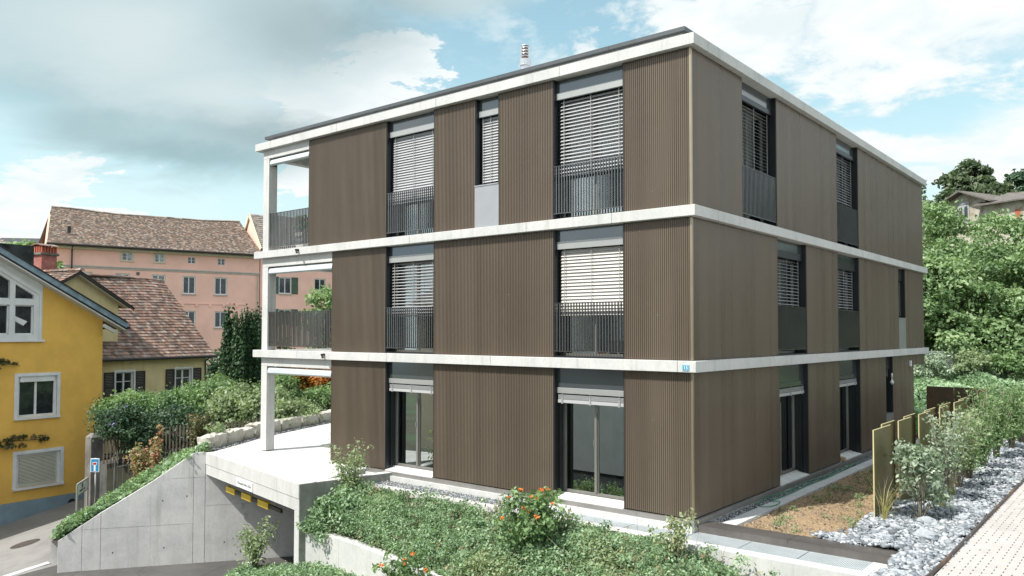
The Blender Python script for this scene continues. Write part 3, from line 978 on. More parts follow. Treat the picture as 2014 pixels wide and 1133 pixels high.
def blind_mesh(F, u0, u1, zt, zb, d, ang, pitch=0.072, wd=0.08, cords=(0.07, 0.5, 0.93)):
    mb = MB(); mb.F = F
    z = zt
    k = 0
    while z > zb:
        a = R(ang + rng.normal() * 1.2)
        pts = []
        for t in (-.5, -.17, .17, .5):
            off = (0.25 - t * t) * 0.035
            pts.append((d + t * wd * math.cos(a) + off * math.sin(a), z + t * wd * math.sin(a) + off * math.cos(a)))
        i0 = mb.add([(u0, q[0], q[1]) for q in pts]); i1 = mb.add([(u1, q[0], q[1]) for q in pts])
        for j in range(3): mb.face([i0 + j, i0 + j + 1, i1 + j + 1, i1 + j])
        z -= pitch * (1 + rng.normal() * .02); k += 1
    mb.cm = 1
    for c in cords:
        u = u0 + (u1 - u0) * c
        mb.box(u - .006, u + .006, d - wd * .5 - .012, d - wd * .5 - .004, zb, zt + .05)
    return mb


def railing_mesh(F, u0, u1, z0, z1, d, pitch=.070, bw=.020, bd=.028, low=0.0):
    mb = MB(); mb.F = F
    mb.box(u0, u1, d - .024, d + .024, z1 - .008, z1); mb.box(u0, u1, d - .024, d + .024, z0, z0 + .012)
    n = int((u1 - u0) / pitch); st = (u1 - u0) / n
    for k in range(n + 1):
        u = u0 + k * st
        u = min(max(u, u0 + bw / 2), u1 - bw / 2)
        mb.box(u - bw / 2, u + bw / 2, d - bd / 2, d + bd / 2, z0 + .012, z1 - .008)
    for u in (u0 + .01, u1 - .01):
        mb.box(u - .01, u + .01, d, d + .12, z0 + .1, z0 + .14); mb.box(u - .01, u + .01, d, d + .12, z1 - .14, z1 - .10)
    return mb


def upper_window(F, u0, u1, z0, z1, ang, slat='slat', pitch=.072, rail=True, blind_bottom=None, head=.25, box=.17, sill_z=None, mull=(0.5,)):
    mb = MB(); mb.F = F
    mb.box(u0 - .004, u0 + .03, .012, .42, z0 + .003, z1 - .003)
    mb.box(u1 - .03, u1 + .004, .012, .42, z0 + .003, z1 - .003)
    mb.box(u0 + .03, u1 - .03, .02, .42, z0 + .003, z0 + .035)
    mb.box(u0 + .03, u1 - .03, .26, .42, z1 - head - box, z1 - .004)
    # blind guide rails
    mb.box(u0 + .05, u0 + .075, .17, .21, z0 + .04, z1 - head - box); mb.box(u1 - .075, u1 - .05, .17, .21, z0 + .04, z1 - head - box)
    wdw = mb.build('window', 'frame_dark', apt)
    zz0 = sill_z if sill_z else z0 + .035
    mb = MB(); mb.F = F
    mb.box(u0 + .032, u1 - .032, .115, .14, z1 - head, z1 - .006)
    mb.build('transom_panel', 'panel_dark_gloss', wdw)
    mb = MB(); mb.F = F
    mb.box(u0 + .032, u1 - .032, .09, .15, z1 - head - box, z1 - head - .002)
    mb.build('blind_box', 'box_silver' if F is FL else 'frame_dark', wdw, bevel=.004)
    a, p = MB(), MB()
    glazing(a, p, F, u0 + .032, u1 - .032, zz0, z1 - head - box, .34, mull)
    a.build('window_frame', 'frame_grey', wdw); p.build('pane', 'glass', wdw)
    zt = z1 - head - box - .05
    zb = blind_bottom if blind_bottom is not None else (z0 + (1.02 if F is FR else .92) if rail else zz0 + .06)
    blind_mesh(F, u0 + .085, u1 - .085, zt, zb, .19, ang, pitch).build('blind', [slat, 'cord'], wdw, smooth=False)
    if rail:
        railing_mesh(F, u0 + .012, u1 - .012, z0 + .13, z0 + 1.165, .028).build('railing', 'rail_metal', wdw)
    if sill_z:
        mb = MB(); mb.F = F
        mb.box(u0, u1, -.004, .02, z0 + .004, sill_z - .03)
        mb.build('sill_panel', 'panel_silver', wdw)
        mb = MB(); mb.F = F
        mb.box(u0 - .002, u1 + .002, -.02, .30, sill_z - .028, sill_z)
        mb.build('sill', 'panel_silver', wdw)
    return wdw


def ground_window(F, u0, u1, z0, z1, head=.43, box=.12, mull=(0.5,), sill=True, lamp=False, curt=False, raise_=0.0):
    mb = MB(); mb.F = F
    mb.box(u0 - .004, u0 + .03, .012, .45, z0 + .003, z1 - .003)
    mb.box(u1 - .03, u1 + .004, .012, .45, z0 + .003, z1 - .003)
    mb.box(u0 + .03, u1 - .03, .28, .45, z1 - head - box - .2, z1 - .004)
    mb.box(u0 + .05, u0 + .075, .15, .19, z0 + .08, z1 - head - box); mb.box(u1 - .075, u1 - .05, .15, .19, z0 + .08, z1 - head - box)
    wdw = mb.build('window', 'frame_dark', apt)
    mb = MB(); mb.F = F
    mb.box(u0 + .032, u1 - .032, .115, .14, z1 - head + .002, z1 - .006)
    mb.build('transom_panel', 'panel_dark_gloss', wdw)
    mb = MB(); mb.F = F
    mb.box(u0 + .032, u1 - .032, .09, .15, z1 - head - box, z1 - head)
    mb.build('blind_box', 'box_silver' if F is FL else 'panel_dark_gloss', wdw, bevel=.004)
    # raised blind: packed slats, bottom rail and three catches
    mb = MB(); mb.F = F
    zt = z1 - head - box - .03
    for k in range(6):
        z = zt - k * .016
        mb.box(u0 + .06, u1 - .035, .10 + .004 * (k % 2), .185, z - .008, z)
    mb.box(u0 + .06, u1 - .035, .092, .19, zt - .17, zt - .10)
    mb.cm = 1
    for c in (.1, .5, .9):
        u = u0 + (u1 - u0) * c
        mb.box(u - .02, u + .02, .078, .092, zt - .19, zt - .07)
        mb.box(u - .006, u + .006, .088, .094, zt - .07, zt + .06)
    mb.build('blind', ['slat', 'cord'], wdw)
    a, p = MB(), MB()
    glazing(a, p, F, u0 + .032, u1 - .032, z0 + .08 + raise_, zt - .1, .36, mull)
    a.build('window_frame', 'frame_grey', wdw); p.build('pane', 'glass', wdw)
    if mull:
        mb = MB(); mb.F = F
        c = u0 + (u1 - u0) * mull[0]
        mb.box(c - .035, c + .02, .30, .325, z0 + .16, zt - .35)
        mb.box(c - .05, c - .03, .285, .31, z0 + 1.12, z0 + 1.25)
        mb.build('door_handle', 'frame_grey', wdw)
    mb = MB(); mb.F = F
    mb.hexa([(u0 + .03, -.015, z0 - .03), (u1 - .03, -.015, z0 - .03), (u1 - .03, .33, z0 - .03), (u0 + .03, .33, z0 - .03),
             (u0 + .03, -.015, z0 + .005), (u1 - .03, -.015, z0 + .005), (u1 - .03, .33, z0 + .06), (u0 + .03, .33, z0 + .06)])
    for k in range(3): mb.box(u0 + .03, u1 - .03, .26 + k * .022, .27 + k * .022, z0 + .05, z0 + .075)
    mb.build('sill', 'sill_stone', wdw)
    return wdw


# --- left facade (plane y = 0)
Z1a, Z1b = LEV[0]; Z2a, Z2b = LEV[1]; Z3a, Z3b = LEV[2]
for u0, u1 in ((-11.88, -8.62), (-6.87, -5.53), (-4.80, -3.27), (-1.49, -.035)): ribbed(FL, u0, u1, Z3a, Z3b)
for u0, u1 in ((-10.79, -8.62), (-6.86, -3.26), (-1.495, -.035)): ribbed(FL, u0, u1, Z2a, Z2b)
for u0, u1 in ((-10.79, -8.60), (-6.85, -3.26), (-1.49, -.035)): ribbed(FL, u0, u1, Z1a, Z1b)
upper_window(FL, -8.62, -6.87, Z3a, Z3b, 66, pitch=.066, head=.28, box=.15)
upper_window(FL, -3.27, -1.49, Z3a, Z3b, 46, pitch=.076, head=.28, box=.15)
upper_window(FL, -5.53, -4.80, Z3a, Z3b, 64, pitch=.066, rail=False, head=.28, box=.15, sill_z=3.96, mull=())
upper_window(FL, -8.62, -6.86, Z2a, Z2b, 20, pitch=.078)
upper_window(FL, -3.26, -1.495, Z2a, Z2b, 66, slat='slat_beige', pitch=.070)
ground_window(FL, -8.60, -6.85, Z1a, Z1b)
ground_window(FL, -3.26, -1.49, Z1a, Z1b)
# --- right facade (plane x = 0)
for u0, u1 in ((.035, 2.38), (4.33, 8.72), (10.71, 18.72)): ribbed(FR, u0, u1, Z3a, Z3b)
for u0, u1 in ((.035, 4.32), (6.25, 8.72), (10.69, 15.15), (16.05, 18.72)): ribbed(FR, u0, u1, Z2a, Z2b)
for u0, u1 in ((.035, 4.36), (6.29, 8.75), (10.70, 13.44), (14.29, 17.05)): ribbed(FR, u0, u1, Z1a, Z1b)
ribbed(FR, 17.06, 18.72, -.60, Z1b)
upper_window(FR, 2.38, 4.33, Z3a, Z3b, 24, pitch=.078, head=.30, box=.12)
upper_window(FR, 8.72, 10.71, Z3a, Z3b, 45, pitch=.074, head=.30, box=.12)
upper_window(FR, 4.32, 6.25, Z2a, Z2b, 20, pitch=.08)
upper_window(FR, 8.72, 10.69, Z2a, Z2b, 24, pitch=.078)
upper_window(FR, 15.15, 16.05, Z2a, Z2b, 30, pitch=.078, rail=False, sill_z=1.05, mull=())
ground_window(FR, 4.36, 6.29, Z1a, Z1b, mull=(.45,))
ground_window(FR, 8.75, 10.70, Z1a, Z1b, mull=(.45,))
upper_window(FR, 13.44, 14.29, Z1a, Z1b, 30, rail=False, sill_z=-2.05, mull=(), blind_bottom=-.9)
# corner trims
for z0, z1 in LEV:
    mb = MB()
    mb.box(-.033, .012, -.012, .033, z0 + .01, z1 - .01)
    mb.build('corner_trim', 'bronze_trim', apt)

# loggias at the left end
for (z0, z1), xr in zip(LEV, (-10.80, -10.80, -11.89)):
    mb = MB()
    mb.box(-14.12, -13.83, .0, .29, z0 - .01 if z0 < -2 else z0 + .001, z1 - .262)
    c_ = mb.build('column', 'concrete_white', apt, bevel=.008)
    mb = MB()
    mb.box(-14.12, xr, .0, .29, z1 - .26, z1 - .001)
    mb.box(-14.12, -13.83, .292, 6.0, z1 - .26, z1 - .001)
    mb.build('beam', 'concrete_white', apt, bevel=.008)
    mb = MB(); mb.box(-14.12, -13.83, 5.4, 5.7, z0 + (0 if z0 > -2 else -.01), z1 - .262)
    mb.build('column', 'concrete_white', apt)
    # awning cassette
    mb = MB()
    zt = z1 - .30
    prof = [(.05, zt), (.22, zt), (.24, zt - .07), (.14, zt - .16), (.02, zt - .19), (-.02, zt - .15), (.0, zt - .05)]
    i0 = mb.add([(-13.78, p[0], p[1]) for p in prof]); i1 = mb.add([(xr + .01, p[0], p[1]) for p in prof])
    n = len(prof)
    mb.face([i0 + k for k in range(n)]); mb.face([i1 + k for k in reversed(range(n))])
    for k in range(n): mb.face([i0 + k, i0 + (k + 1) % n, i1 + (k + 1) % n, i1 + k])
    aw = mb.build('awning_cassette', 'awning_grey', apt)
    mb = MB(); mb.box(-13.82, -13.782, .02, .24, zt - .18, zt); mb.build('end_cap', 'bar_black', aw)
    if z0 > -1:
        railing_mesh(FL, -13.825, xr - .005, z0 + .11, z0 + 1.14, .06).build('railing', 'rail_metal', apt)
        Fs = lambda u, d, z: (-14.0 + d, u, z)
        railing_mesh(Fs, .30, 5.38, z0 + .11, z0 + 1.14, .0, pitch=.075).build('railing', 'rail_metal', apt)
# small round spot lamps under the bands, facade lamps
for (x, z) in ((-12.15, 2.87), (-10.93, -.08)):
    mb = MB()
    mb.tube([(x, -OV - .002, z), (x, -OV - .09, z), (x + .05, -OV - .09, z - .09)], .035, 8)
    mb.build('spot_lamp', 'bar_black', apt)
mb = MB(); mb.box(0.0 + .002, .07, 16.4, 16.52, -.62, -.42); mb.build('wall_lamp', 'white_paint', apt, bevel=.01)
mb = MB(); mb.lathe((.10, 13.75), [(.01, -.90), (.015, -.93), (.015, -.97), (.035, -.985), (.058, -1.03), (.058, -1.06), (.035, -1.10), (.01, -1.115)], 12)
mb.tube([(.10, 13.75, -.9), (.10, 13.75, -.82), (.10, 13.75, -.75)], [.02, .03, .02], 6)
mb.build('wall_lamp', 'white_paint', apt, smooth=True)
# flue
mb = MB()
fx, fy = -5.62, 2.0
mb.lathe((fx, fy), [(.135, 6.24), (.135, 7.33)], 24)
fl = mb.build('flue', 'steel_pipe', apt, smooth=False)
mb = MB(); mb.lathe((fx, fy), [(.155, 7.33), (.165, 7.33), (.165, 7.35), (.158, 7.36), (.158, 7.50), (.12, 7.52)], 24); mb.build('collar', 'steel_pipe', fl)
mb = MB()
mb.lathe((fx, fy), [(.085, 7.50), (.085, 7.80)], 16)
for k in range(4):
    z = 7.56 + k * .075
    mb.cm = 1; mb.lathe((fx, fy), [(.09, z), (.125, z + .015), (.125, z + .03), (.09, z + .045)], 20)
mb.build('cowl', ['rust_ring', 'steel_pipe'], fl)
mb = MB(); mb.lathe((fx, fy), [(.12, 7.845), (.11, 7.87), (.05, 7.885)], 20); mb.build('cap', 'steel_pipe', fl)

# house number
mb = MB(); mb.box(-.145, -.003, -OV - .012, -OV - .001, -.183, -.073)
hn = mb.build('house_number', 'plate_blue', apt, bevel=.004)
mb = MB()
for a, b_, c, d in ((-.138, -.010, -.080, -.077), (-.138, -.010, -.179, -.176), (-.138, -.135, -.179, -.077), (-.013, -.010, -.179, -.077)):
    mb.box(a, b_, -OV - .0145, -OV - .012, c, d)
mb.build('number_border', 'sign_white', hn)
text_mesh('number', '15', .095, 'sign_white', basis((-.074, -OV - .014, -.128), (1, 0, 0), (0, 0, 1)), hn, ext=.002)

# base ledge and plinth
mb = MB()
for a, b_ in ((-9.25, -7.2), (-7.195, -4.2), (-4.195, -1.2), (-1.195, .04)): mb.box(a, b_, -.055, .03, -3.075, -2.985)
mb.box(-.03, .055, .032, 17.1, -3.075, -2.985)
mb.build('base_ledge', 'ledge_metal', apt)
mb = MB(); mb.box(-9.25, .02, -.115, .0, -3.6, -3.078); mb.box(-.02, .03, .02, 17.0, -3.5, -3.08)
mb.build('plinth', 'concrete_white', apt)

# ================================================================== things at the house
t = empty('textile', (-.62, 5.7, -1.9), 'orange and red patchwork cloth hanging behind the first garden door of the right facade', 'curtain')
mb = MB()
for k in range(12):
    y0 = 5.35 + k * .075; y1 = y0 + .075
    x0 = -.62 + .02 * math.sin(k * 1.3); x1 = -.62 + .02 * math.sin((k + 1) * 1.3)
    mb.quad((x0, y0, -2.0), (x1, y1, -2.0), (x1, y1, -1.1), (x0, y0, -1.1))
o = mb.build('patchwork', 'cloth_pattern', t); o.modifiers.new('s', 'SOLIDIFY').thickness = .004
mb = MB()
for k in range(3):
    mb.box(-.60 + .004 * k, -.59 + .004 * k, 5.05 + k * .09, 5.12 + k * .09, -2.2, -.95)
mb.build('strip', 'cloth_orange', t)

t = empty('planter', (-13.1, .75, 2.96), 'tall white planter with a small leafy plant behind the top left balcony railing', 'planter')
mb = MB()
mb.hexa([(-13.27, .6, 2.955), (-12.95, .6, 2.955), (-12.95, .92, 2.955), (-13.27, .92, 2.955), (-13.31, .56, 3.52), (-12.91, .56, 3.52), (-12.91, .96, 3.52), (-13.31, .96, 3.52)])
mb.build('pot', 'planter_white', t, bevel=.01)
P, N, rv = clump_cloud(ellipsoid_clumps((-13.11, .76, 3.75), (.27, .27, .26), 14, .1), 40)
leaves('foliage', P, N, .05, 'leaf_hedge', t, rndv=rv)

# ================================================================== terrace over the garage
GA = Vector((-15.0, -1.25, 0)); ge = Vector((math.sin(R(101.3)), math.cos(R(101.3)), 0)); gn = Vector((-ge.y, ge.x, 0))   # gn points inwards (+y)
def G(s, d, z): v = GA + ge * s + gn * d; return (v.x, v.y, z)
gar = empty('garage_entrance', (-12, -1.9, -6.2), 'white concrete garage portal with the terrace on top of it', 'garage')
mb = MB(); mb.F = G
mb.box(0, 6.36, 0, .35, -3.345, -3.0); mb.build('parapet_band', 'concrete_white', gar, bevel=.006)
mb = MB(); mb.F = G
mb.box(0.0, 6.36, .012, .35, -3.64, -3.355); mb.box(6.11, 6.36, .012, .5, -6.3, -3.642)
mb.build('lintel', 'concrete_white', gar, bevel=.006)
mb = MB(); mb.F = G
mb.box(6.13, 6.36, .502, 2.6, -6.3, -3.002)      # side wall right
mb.build('side_wall', 'concrete_ramp', gar)
mb = MB(); mb.F = G
mb.box(-.3, 6.0, .36, 9, -3.62, -3.36)
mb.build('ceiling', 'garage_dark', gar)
mb = MB(); mb.F = G
mb.box(4.6, 6.0, 1.4, 8.9, -6.3, -3.63)
mb.build('inner_wall', 'concrete_ramp', gar)
mb = MB(); mb.F = G
mb.box(0, 4.6, 6.5, 6.6, -6.3, -3.63)
for k in range(7): mb.box(0.02, 4.58, 6.47, 6.5, -6.2 + k * .37, -5.86 + k * .37)
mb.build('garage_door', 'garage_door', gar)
mb = MB(); mb.F = G
mb.box(2.49, 3.59, -.008, .010, -3.615, -3.385)
sg = mb.build('height_sign', 'sign_white', gar)
text_mesh('lettering', 'Maximale Höhe 2.05m', .105, 'sign_ink', basis(G(3.04, -.011, -3.50), ge, (0, 0, 1)), sg, ext=.001)
mb = MB()
pts = [(x, y) for x, y in ((-14.98, -1.0), (-8.72, -2.12), (-9.28, .0), (-9.3, .03), (-10.79, .03), (-10.79, 18.6), (-23, 18.6), (-20.9, 12.2), (-18.5, 6.2), (-16.75, 1.95))]
mb.prism(pts, -3.34, -3.004)
ter = mb.build('terrace', 'terrace_slabs')
setp(ter, 'pale slab terrace outside the ground-floor loggia', 'terrace', kind='structure')

t = empty('clearance_bar', G(2.3, .3, -3.95), 'hanging yellow and black height limit bar under the garage lintel', 'height bar')
mb = MB(); mb.F = G
mb.cm = 1
for a, b_ in ((1.47, 1.98), (2.66, 3.14), (3.82, 4.6)): mb.box(a, b_, .33, .39, -4.02, -3.93)
mb.cm = 0
for a, b_ in ((.80, 1.47), (1.98, 2.66), (3.14, 3.82)): mb.box(a, b_, .318, .40, -4.06, -3.90)
mb.build('bar', ['bar_yellow', 'bar_black'], t)
mb = MB(); mb.F = G
for s in (1.0, 2.7, 4.3): mb.box(s, s + .012, .35, .362, -3.93, -3.62)
mb.build('hanger', 'iron', t)

# ramp wall
WT = [Vector((-15.0, -1.25, -2.995)), Vector((-15.18, -1.50, -3.02)), Vector((-15.94, -2.36, -3.80)), Vector((-16.68, -3.45, -4.60)), Vector((-17.24, -4.39, -5.33))]
a, b_ = WT[0], WT[-1]
dW = Vector((b_.x - a.x, b_.y - a.y, 0)).normalized(); nW = Vector((-dW.y, dW.x, 0))    # nW towards drive?
if nW.x < 0: nW = -nW
def W(s, d, z): v = Vector((a.x, a.y, 0)) + dW * s - nW * d; return (v.x, v.y, z)
LW = (Vector((b_.x, b_.y)) - Vector((a.x, a.y))).length
tops = [(0, -2.995), (.32, -3.01), (1.46, -3.80), (2.77, -4.60), (LW, -5.33)]
mb = MB()
segs = [0, .32, 1.46, 2.77, 3.25, LW]
zt_ = [-2.995, -3.01, -3.80, -4.60, -4.92, -5.33]
for k in range(5):
    s0, s1_ = segs[k], segs[k + 1] - (.008 if k in (0, 2, 3) else 0)
    z0, z1 = zt_[k], zt_[k + 1]
    mb.hexa([W(s0, 0, -6.5), W(s1_, 0, -6.5), W(s1_, .28, -6.5), W(s0, .28, -6.5), W(s0, 0, z0), W(s1_, 0, z1), W(s1_, .28, z1), W(s0, .28, z0)])
mb.hexa([W(LW - .28, .285, -6.6), W(LW, .285, -6.6), W(LW, 1.15, -6.6), W(LW - .28, 1.15, -6.6), W(LW - .28, .285, -5.25), W(LW, .285, -5.33), W(LW, 1.15, -5.42), W(LW - .28, 1.15, -5.3)])
o = mb.build('ramp_wall', 'concrete_ramp', bevel=.006)
setp(o, 'sloping grey concrete retaining wall beside the garage drive', 'retaining wall')
for s0_, z0_ in ((.5, -4.25), (1.15, -4.35), (1.1, -5.7), (-.55, -5.65), (2.45, -5.75)):
    mb = MB(); mb.F = W; q = [(s0_ + .022 * math.cos(k * math.pi / 4), -.002, z0_ + .022 * math.sin(k * math.pi / 4)) for k in range(8)]; i = mb.add(q); mb.face(range(i, i + 8)); mb.build('tie_hole', 'bar_black', o)
mb = MB(); mb.F = W
for a_, b__, c__ in ((.34, LW - .02, -5.05), (-3, -.02, -4.55), (-.02, .9, -3.72)):
    if c__ == -5.05: a_ = 2.9 if False else .34; b__ = 3.3
    mb.box(a_, b__, -.0025, .001, c__, c__ + .004)
mb.build('formwork_line', 'concrete_stain', o)

mb = MB()
mb.hexa([W(-7.5, 0, -6.5), W(-.008, 0, -6.5), W(-.008, .28, -6.5), W(-7.5, .28, -6.5), W(-7.5, 0, -3.645), W(-.008, 0, -3.645), W(-.008, .28, -3.645), W(-7.5, .28, -3.645)])
for k in range(3): mb.tube([W(-.9 - .1 * k, -.002, -4.3 - .3 * k), W(-.9 - .1 * k, -.04, -4.3 - .3 * k)], .06, 10)
mb.build('inner_wall', 'concrete_ramp', gar)
mb = MB(); mb.F = G; mb.box(6.362, 6.375, .02, 2.6, -6.0, -3.01); mb.build('side_face', 'concrete_stain', gar)
# retaining wall of the front bed
RW = [(-8.80, -2.36), (-8.3, -2.22), (-7.6, -2.24), (-6.9, -2.33), (-5.16, -2.62), (-3.9, -2.87), (-1.5, -3.32), (1.6, -3.85), (3.6, -4.2)]
mb = MB()
for k in range(len(RW) - 1):
    (x0, y0), (x1, y1) = RW[k], RW[k + 1]
    x1 -= .004 if k % 2 else 0
    mb.hexa([(x0, y0, -6.6), (x1, y1, -6.6), (x1, y1 + .25, -6.6), (x0, y0 + .25, -6.6), (x0, y0, -4.12), (x1, y1, -4.12), (x1, y1 + .25, -4.12), (x0, y0 + .25, -4.12)])
o = mb.build('bed_wall', 'concrete_white', bevel=.006)
setp(o, 'white concrete wall holding up the planted front bed', 'retaining wall')
# planted bed surface
def bed_z(x, y):
    yw = np.interp(x, [q[0] for q in RW], [q[1] for q in RW]) + .25
    t_ = np.clip((-.90 - y) / np.maximum(-.90 - yw, .2), 0, 1)
    return -3.30 - .42 * smooth(x, .2, 2.2) * (1 - t_) - .82 * t_ ** 1.3 - 0.18 * smooth(-x, 7.5, 9.2) * (1 - t_)
xs = np.linspace(-8.95, 3.5, 84); ts = np.linspace(0, 1, 14)
Xb = np.repeat(xs[:, None], 14, 1); yw = np.interp(xs, [q[0] for q in RW], [q[1] for q in RW]) + .2
Yb = -.90 + (yw[:, None] + .90) * ts[None]
Zb = bed_z(Xb, Yb) - .03
I = np.arange(84 * 14).reshape(84, 14)
o = fast_mesh('planted_bed', np.stack([Xb, Yb, Zb], -1).reshape(-1, 3), np.stack([I[:-1, :-1], I[1:, :-1], I[1:, 1:], I[:-1, 1:]], -1).reshape(-1, 4), 'mulch_dark')
setp(o, 'dark soil of the sloping front bed', 'soil', kind='structure')

# gravel strip, its outer kerb, light well with grating
mb = MB(); mb.box(-9.2, -3.55, -.60, -.115, -3.5, -3.235); o = mb.build('gravel_base', 'mulch_dark'); setp(o, 'base under the gravel strip at the left facade', 'gravel bed', kind='structure')
t = empty('light_well', (-.2, -.6, -3.3), 'long concrete light well covered with galvanised steel grating in front of the house', 'light well')
mb = MB()
for a_, b__ in ((-9.15, -5.4), (-5.394, -1.6), (-1.594, 3.47)): mb.box(a_, b__, -.87, -.602, -4.6, -3.19)
mb.box(3.16, 3.47, -.60, .04, -4.4, -3.19); mb.box(-3.6, -3.56, -.598, -.118, -4.4, -3.20)
mb.build('kerb_wall', 'concrete_white', t, bevel=.006)
mb = MB(); mb.box(-3.56, 3.16, -.598, .06, -4.5, -4.45); mb.build('pit_floor', 'pit_dark', t)
mb = MB(); mb.box(.04, 3.16, .062, .115, -4.4, -3.135); mb.build('inner_wall', 'concrete_white', t)
for s0, s1_ in ((-3.55, -2.34), (-2.335, -1.20), (-1.195, .036), (.041, 1.10), (1.105, 2.12), (2.125, 3.155)):
    mb = MB(); ye = -.12 if s0 < 0 else .05
    n = int((s1_ - s0) / .032)
    for k in range(n + 1):
        x = s0 + (s1_ - s0) * k / n
        mb.box(x - .008, x + .008, -.596, ye, -3.235, -3.205)
    for k in range(int((ye + .59) / .031)):
        y = -.59 + k * .031
        mb.box(s0, s1_, y - .003, y + .003, -3.216, -3.208)
    mb.box(s0, s1_, -.60, -.588, -3.24, -3.203); mb.box(s0, s1_, ye - .01, ye + .002, -3.24, -3.203)
    mb.build('grating', 'galvanised', t)
t = empty('garden_edge_wall', (1.7, .28, -3.2), 'low garden wall with a dark sheet-metal coping running out from the building corner', 'garden wall')
mb = MB(); mb.box(.06, 3.45, .12, .44, -4.2, -3.13); mb.build('wall', 'concrete_white', t)
for a_, b__ in ((.058, 1.75), (1.755, 3.55)):
    mb = MB(); mb.box(a_, b__, .06, .52, -3.128, -3.075); mb.box(a_, b__, .055, .062, -3.20, -3.078); mb.build('coping', 'dark_strip', t)

# right-hand garden
def patch(name, poly, z, mat, label, cat, kind='structure', h=.12):
    mb = MB(); mb.prism(poly, z - h, z); o = mb.build(name, mat); return setp(o, label, cat, kind=kind)
patch('gravel_trench', [(.032, .53), (.262, .53), (.262, 17.3), (.032, 17.3)], -3.17, 'mulch_dark', 'trench of grey gravel along the right facade', 'gravel bed')
mb = MB()
yy = .53
while yy < 17:
    mb.box(.265, .55, yy, min(yy + 1.9, 17.2) - .006, -3.5, -3.105); yy += 1.9
o = mb.build('edging_slabs', 'concrete_kerb', bevel=.004); setp(o, 'grey concrete edging strip between gravel and soil', 'edging', kind='structure')
xs = np.linspace(.552, 2.75, 46); ys = np.linspace(.50, 17.6, 240)
X, Yg = np.meshgrid(xs, ys, indexing='ij')
Zg = -3.125 + rng.normal(size=X.shape) * .010 + .02 * np.sin(X * 3 + Yg * 1.7) - .03 * (X < .6) - .01
I = np.arange(X.size).reshape(X.shape)
o = fast_mesh('soil_bed', np.stack([X, Yg, Zg], -1).reshape(-1, 3), np.stack([I[:-1, :-1], I[1:, :-1], I[1:, 1:], I[:-1, 1:]], -1).reshape(-1, 4), 'soil', smooth=True)
setp(o, 'bare brown soil bed with clods beside the right facade', 'soil', kind='structure')
patch('rubble_base', [(2.35, .5), (3.56, .5), (3.56, -.1), (3.5, -3.2), (4.13, -3.2), (4.13, 18.5), (2.35, 18.5)], -3.15, 'mulch_dark', 'bed under the broken stone', 'stone bed')
patch('pavement', [(4.165, -6), (16, -6), (16, 17.2), (4.165, 17.2)], -3.10, 'pavers', 'pale permeable paving with dark joint slots', 'pavement')
mb = MB()
pth = [(4.10, -3.2), (4.12, -1.2), (4.15, .3), (4.15, 17.2), (16, 17.25)]
for (x0, y0), (x1, y1) in zip(pth[:-1], pth[1:]): mb.bar((x0, y0, -3.11), (x1, y1, -3.11), .022, .16)
o = mb.build('steel_edging', 'steel_edge'); setp(o, 'rusty steel edging between broken stone and paving', 'edging')
patch('lawn', [(-4, 17.7), (4.1, 17.7), (4.1, 17.28), (30, 17.28), (30, 24), (-4, 27)], -3.16, 'ground_green', 'green lawn behind the building', 'lawn')

# corten fins
FX = [(2.53, 2.50, 3.72), (2.38, 3.67, 4.65), (2.48, 4.57, 5.66), (2.36, 5.57, 6.57), (2.49, 6.34, 7.50), (2.39, 7.42, 8.53), (2.50, 8.48, 9.37), (2.38, 9.15, 10.4),
      (2.48, 10.37, 11.7), (2.38, 11.6, 12.8)]
lab = ['frontmost tall corten plate standing at the edge of the soil bed', 'second corten plate from the front, set back behind the frontmost plate', 'third corten plate from the front, streaked with bright ochre',
       'fourth corten plate from the front, beside the streaked one', 'fifth corten plate from the front, behind the thin pale stems', 'sixth corten plate from the front, next to the lawn corner',
       'seventh corten plate from the front, grey brown and half hidden', 'eighth corten plate from the front, with the lit top edge', 'ninth corten plate from the front, mostly behind the tall green bush', 'tenth and last corten plate before the rear steel screen']
for (x, y0, y1), L in zip(FX, lab):
    t = empty('steel_fin', (x, (y0 + y1) / 2, -3.15), L, 'steel screen', 'corten plates along the stone bed')
    mb = MB(); mb.box(x - .010, x + .010, y0, y1, -3.3, -1.345); mb.build('plate', 'corten', t)
    mb = MB(); mb.box(x - .011, x + .011, y0 - .001, y1, -1.345, -1.335); mb.box(x - .011, x + .011, y0 - .012, y0 - .001, -3.3, -1.335); mb.build('lit_edge', 'corten_lit_edge', t)
t = empty('rear_steel_screen', (1.4, 17.7, -3.2), 'dark brown corten screen standing across the end of the garden', 'steel screen')
for a_, b__ in ((.27, 1.14), (1.15, 2.02)):
    mb = MB(); mb.box(a_, b__, 17.69, 17.71, -3.3, -1.36); mb.build('plate', 'corten_rear', t)
mb = MB(); mb.box(2.03, 2.16, 17.2, 17.71, -3.3, -1.36); mb.build('return_plate', 'corten', t)

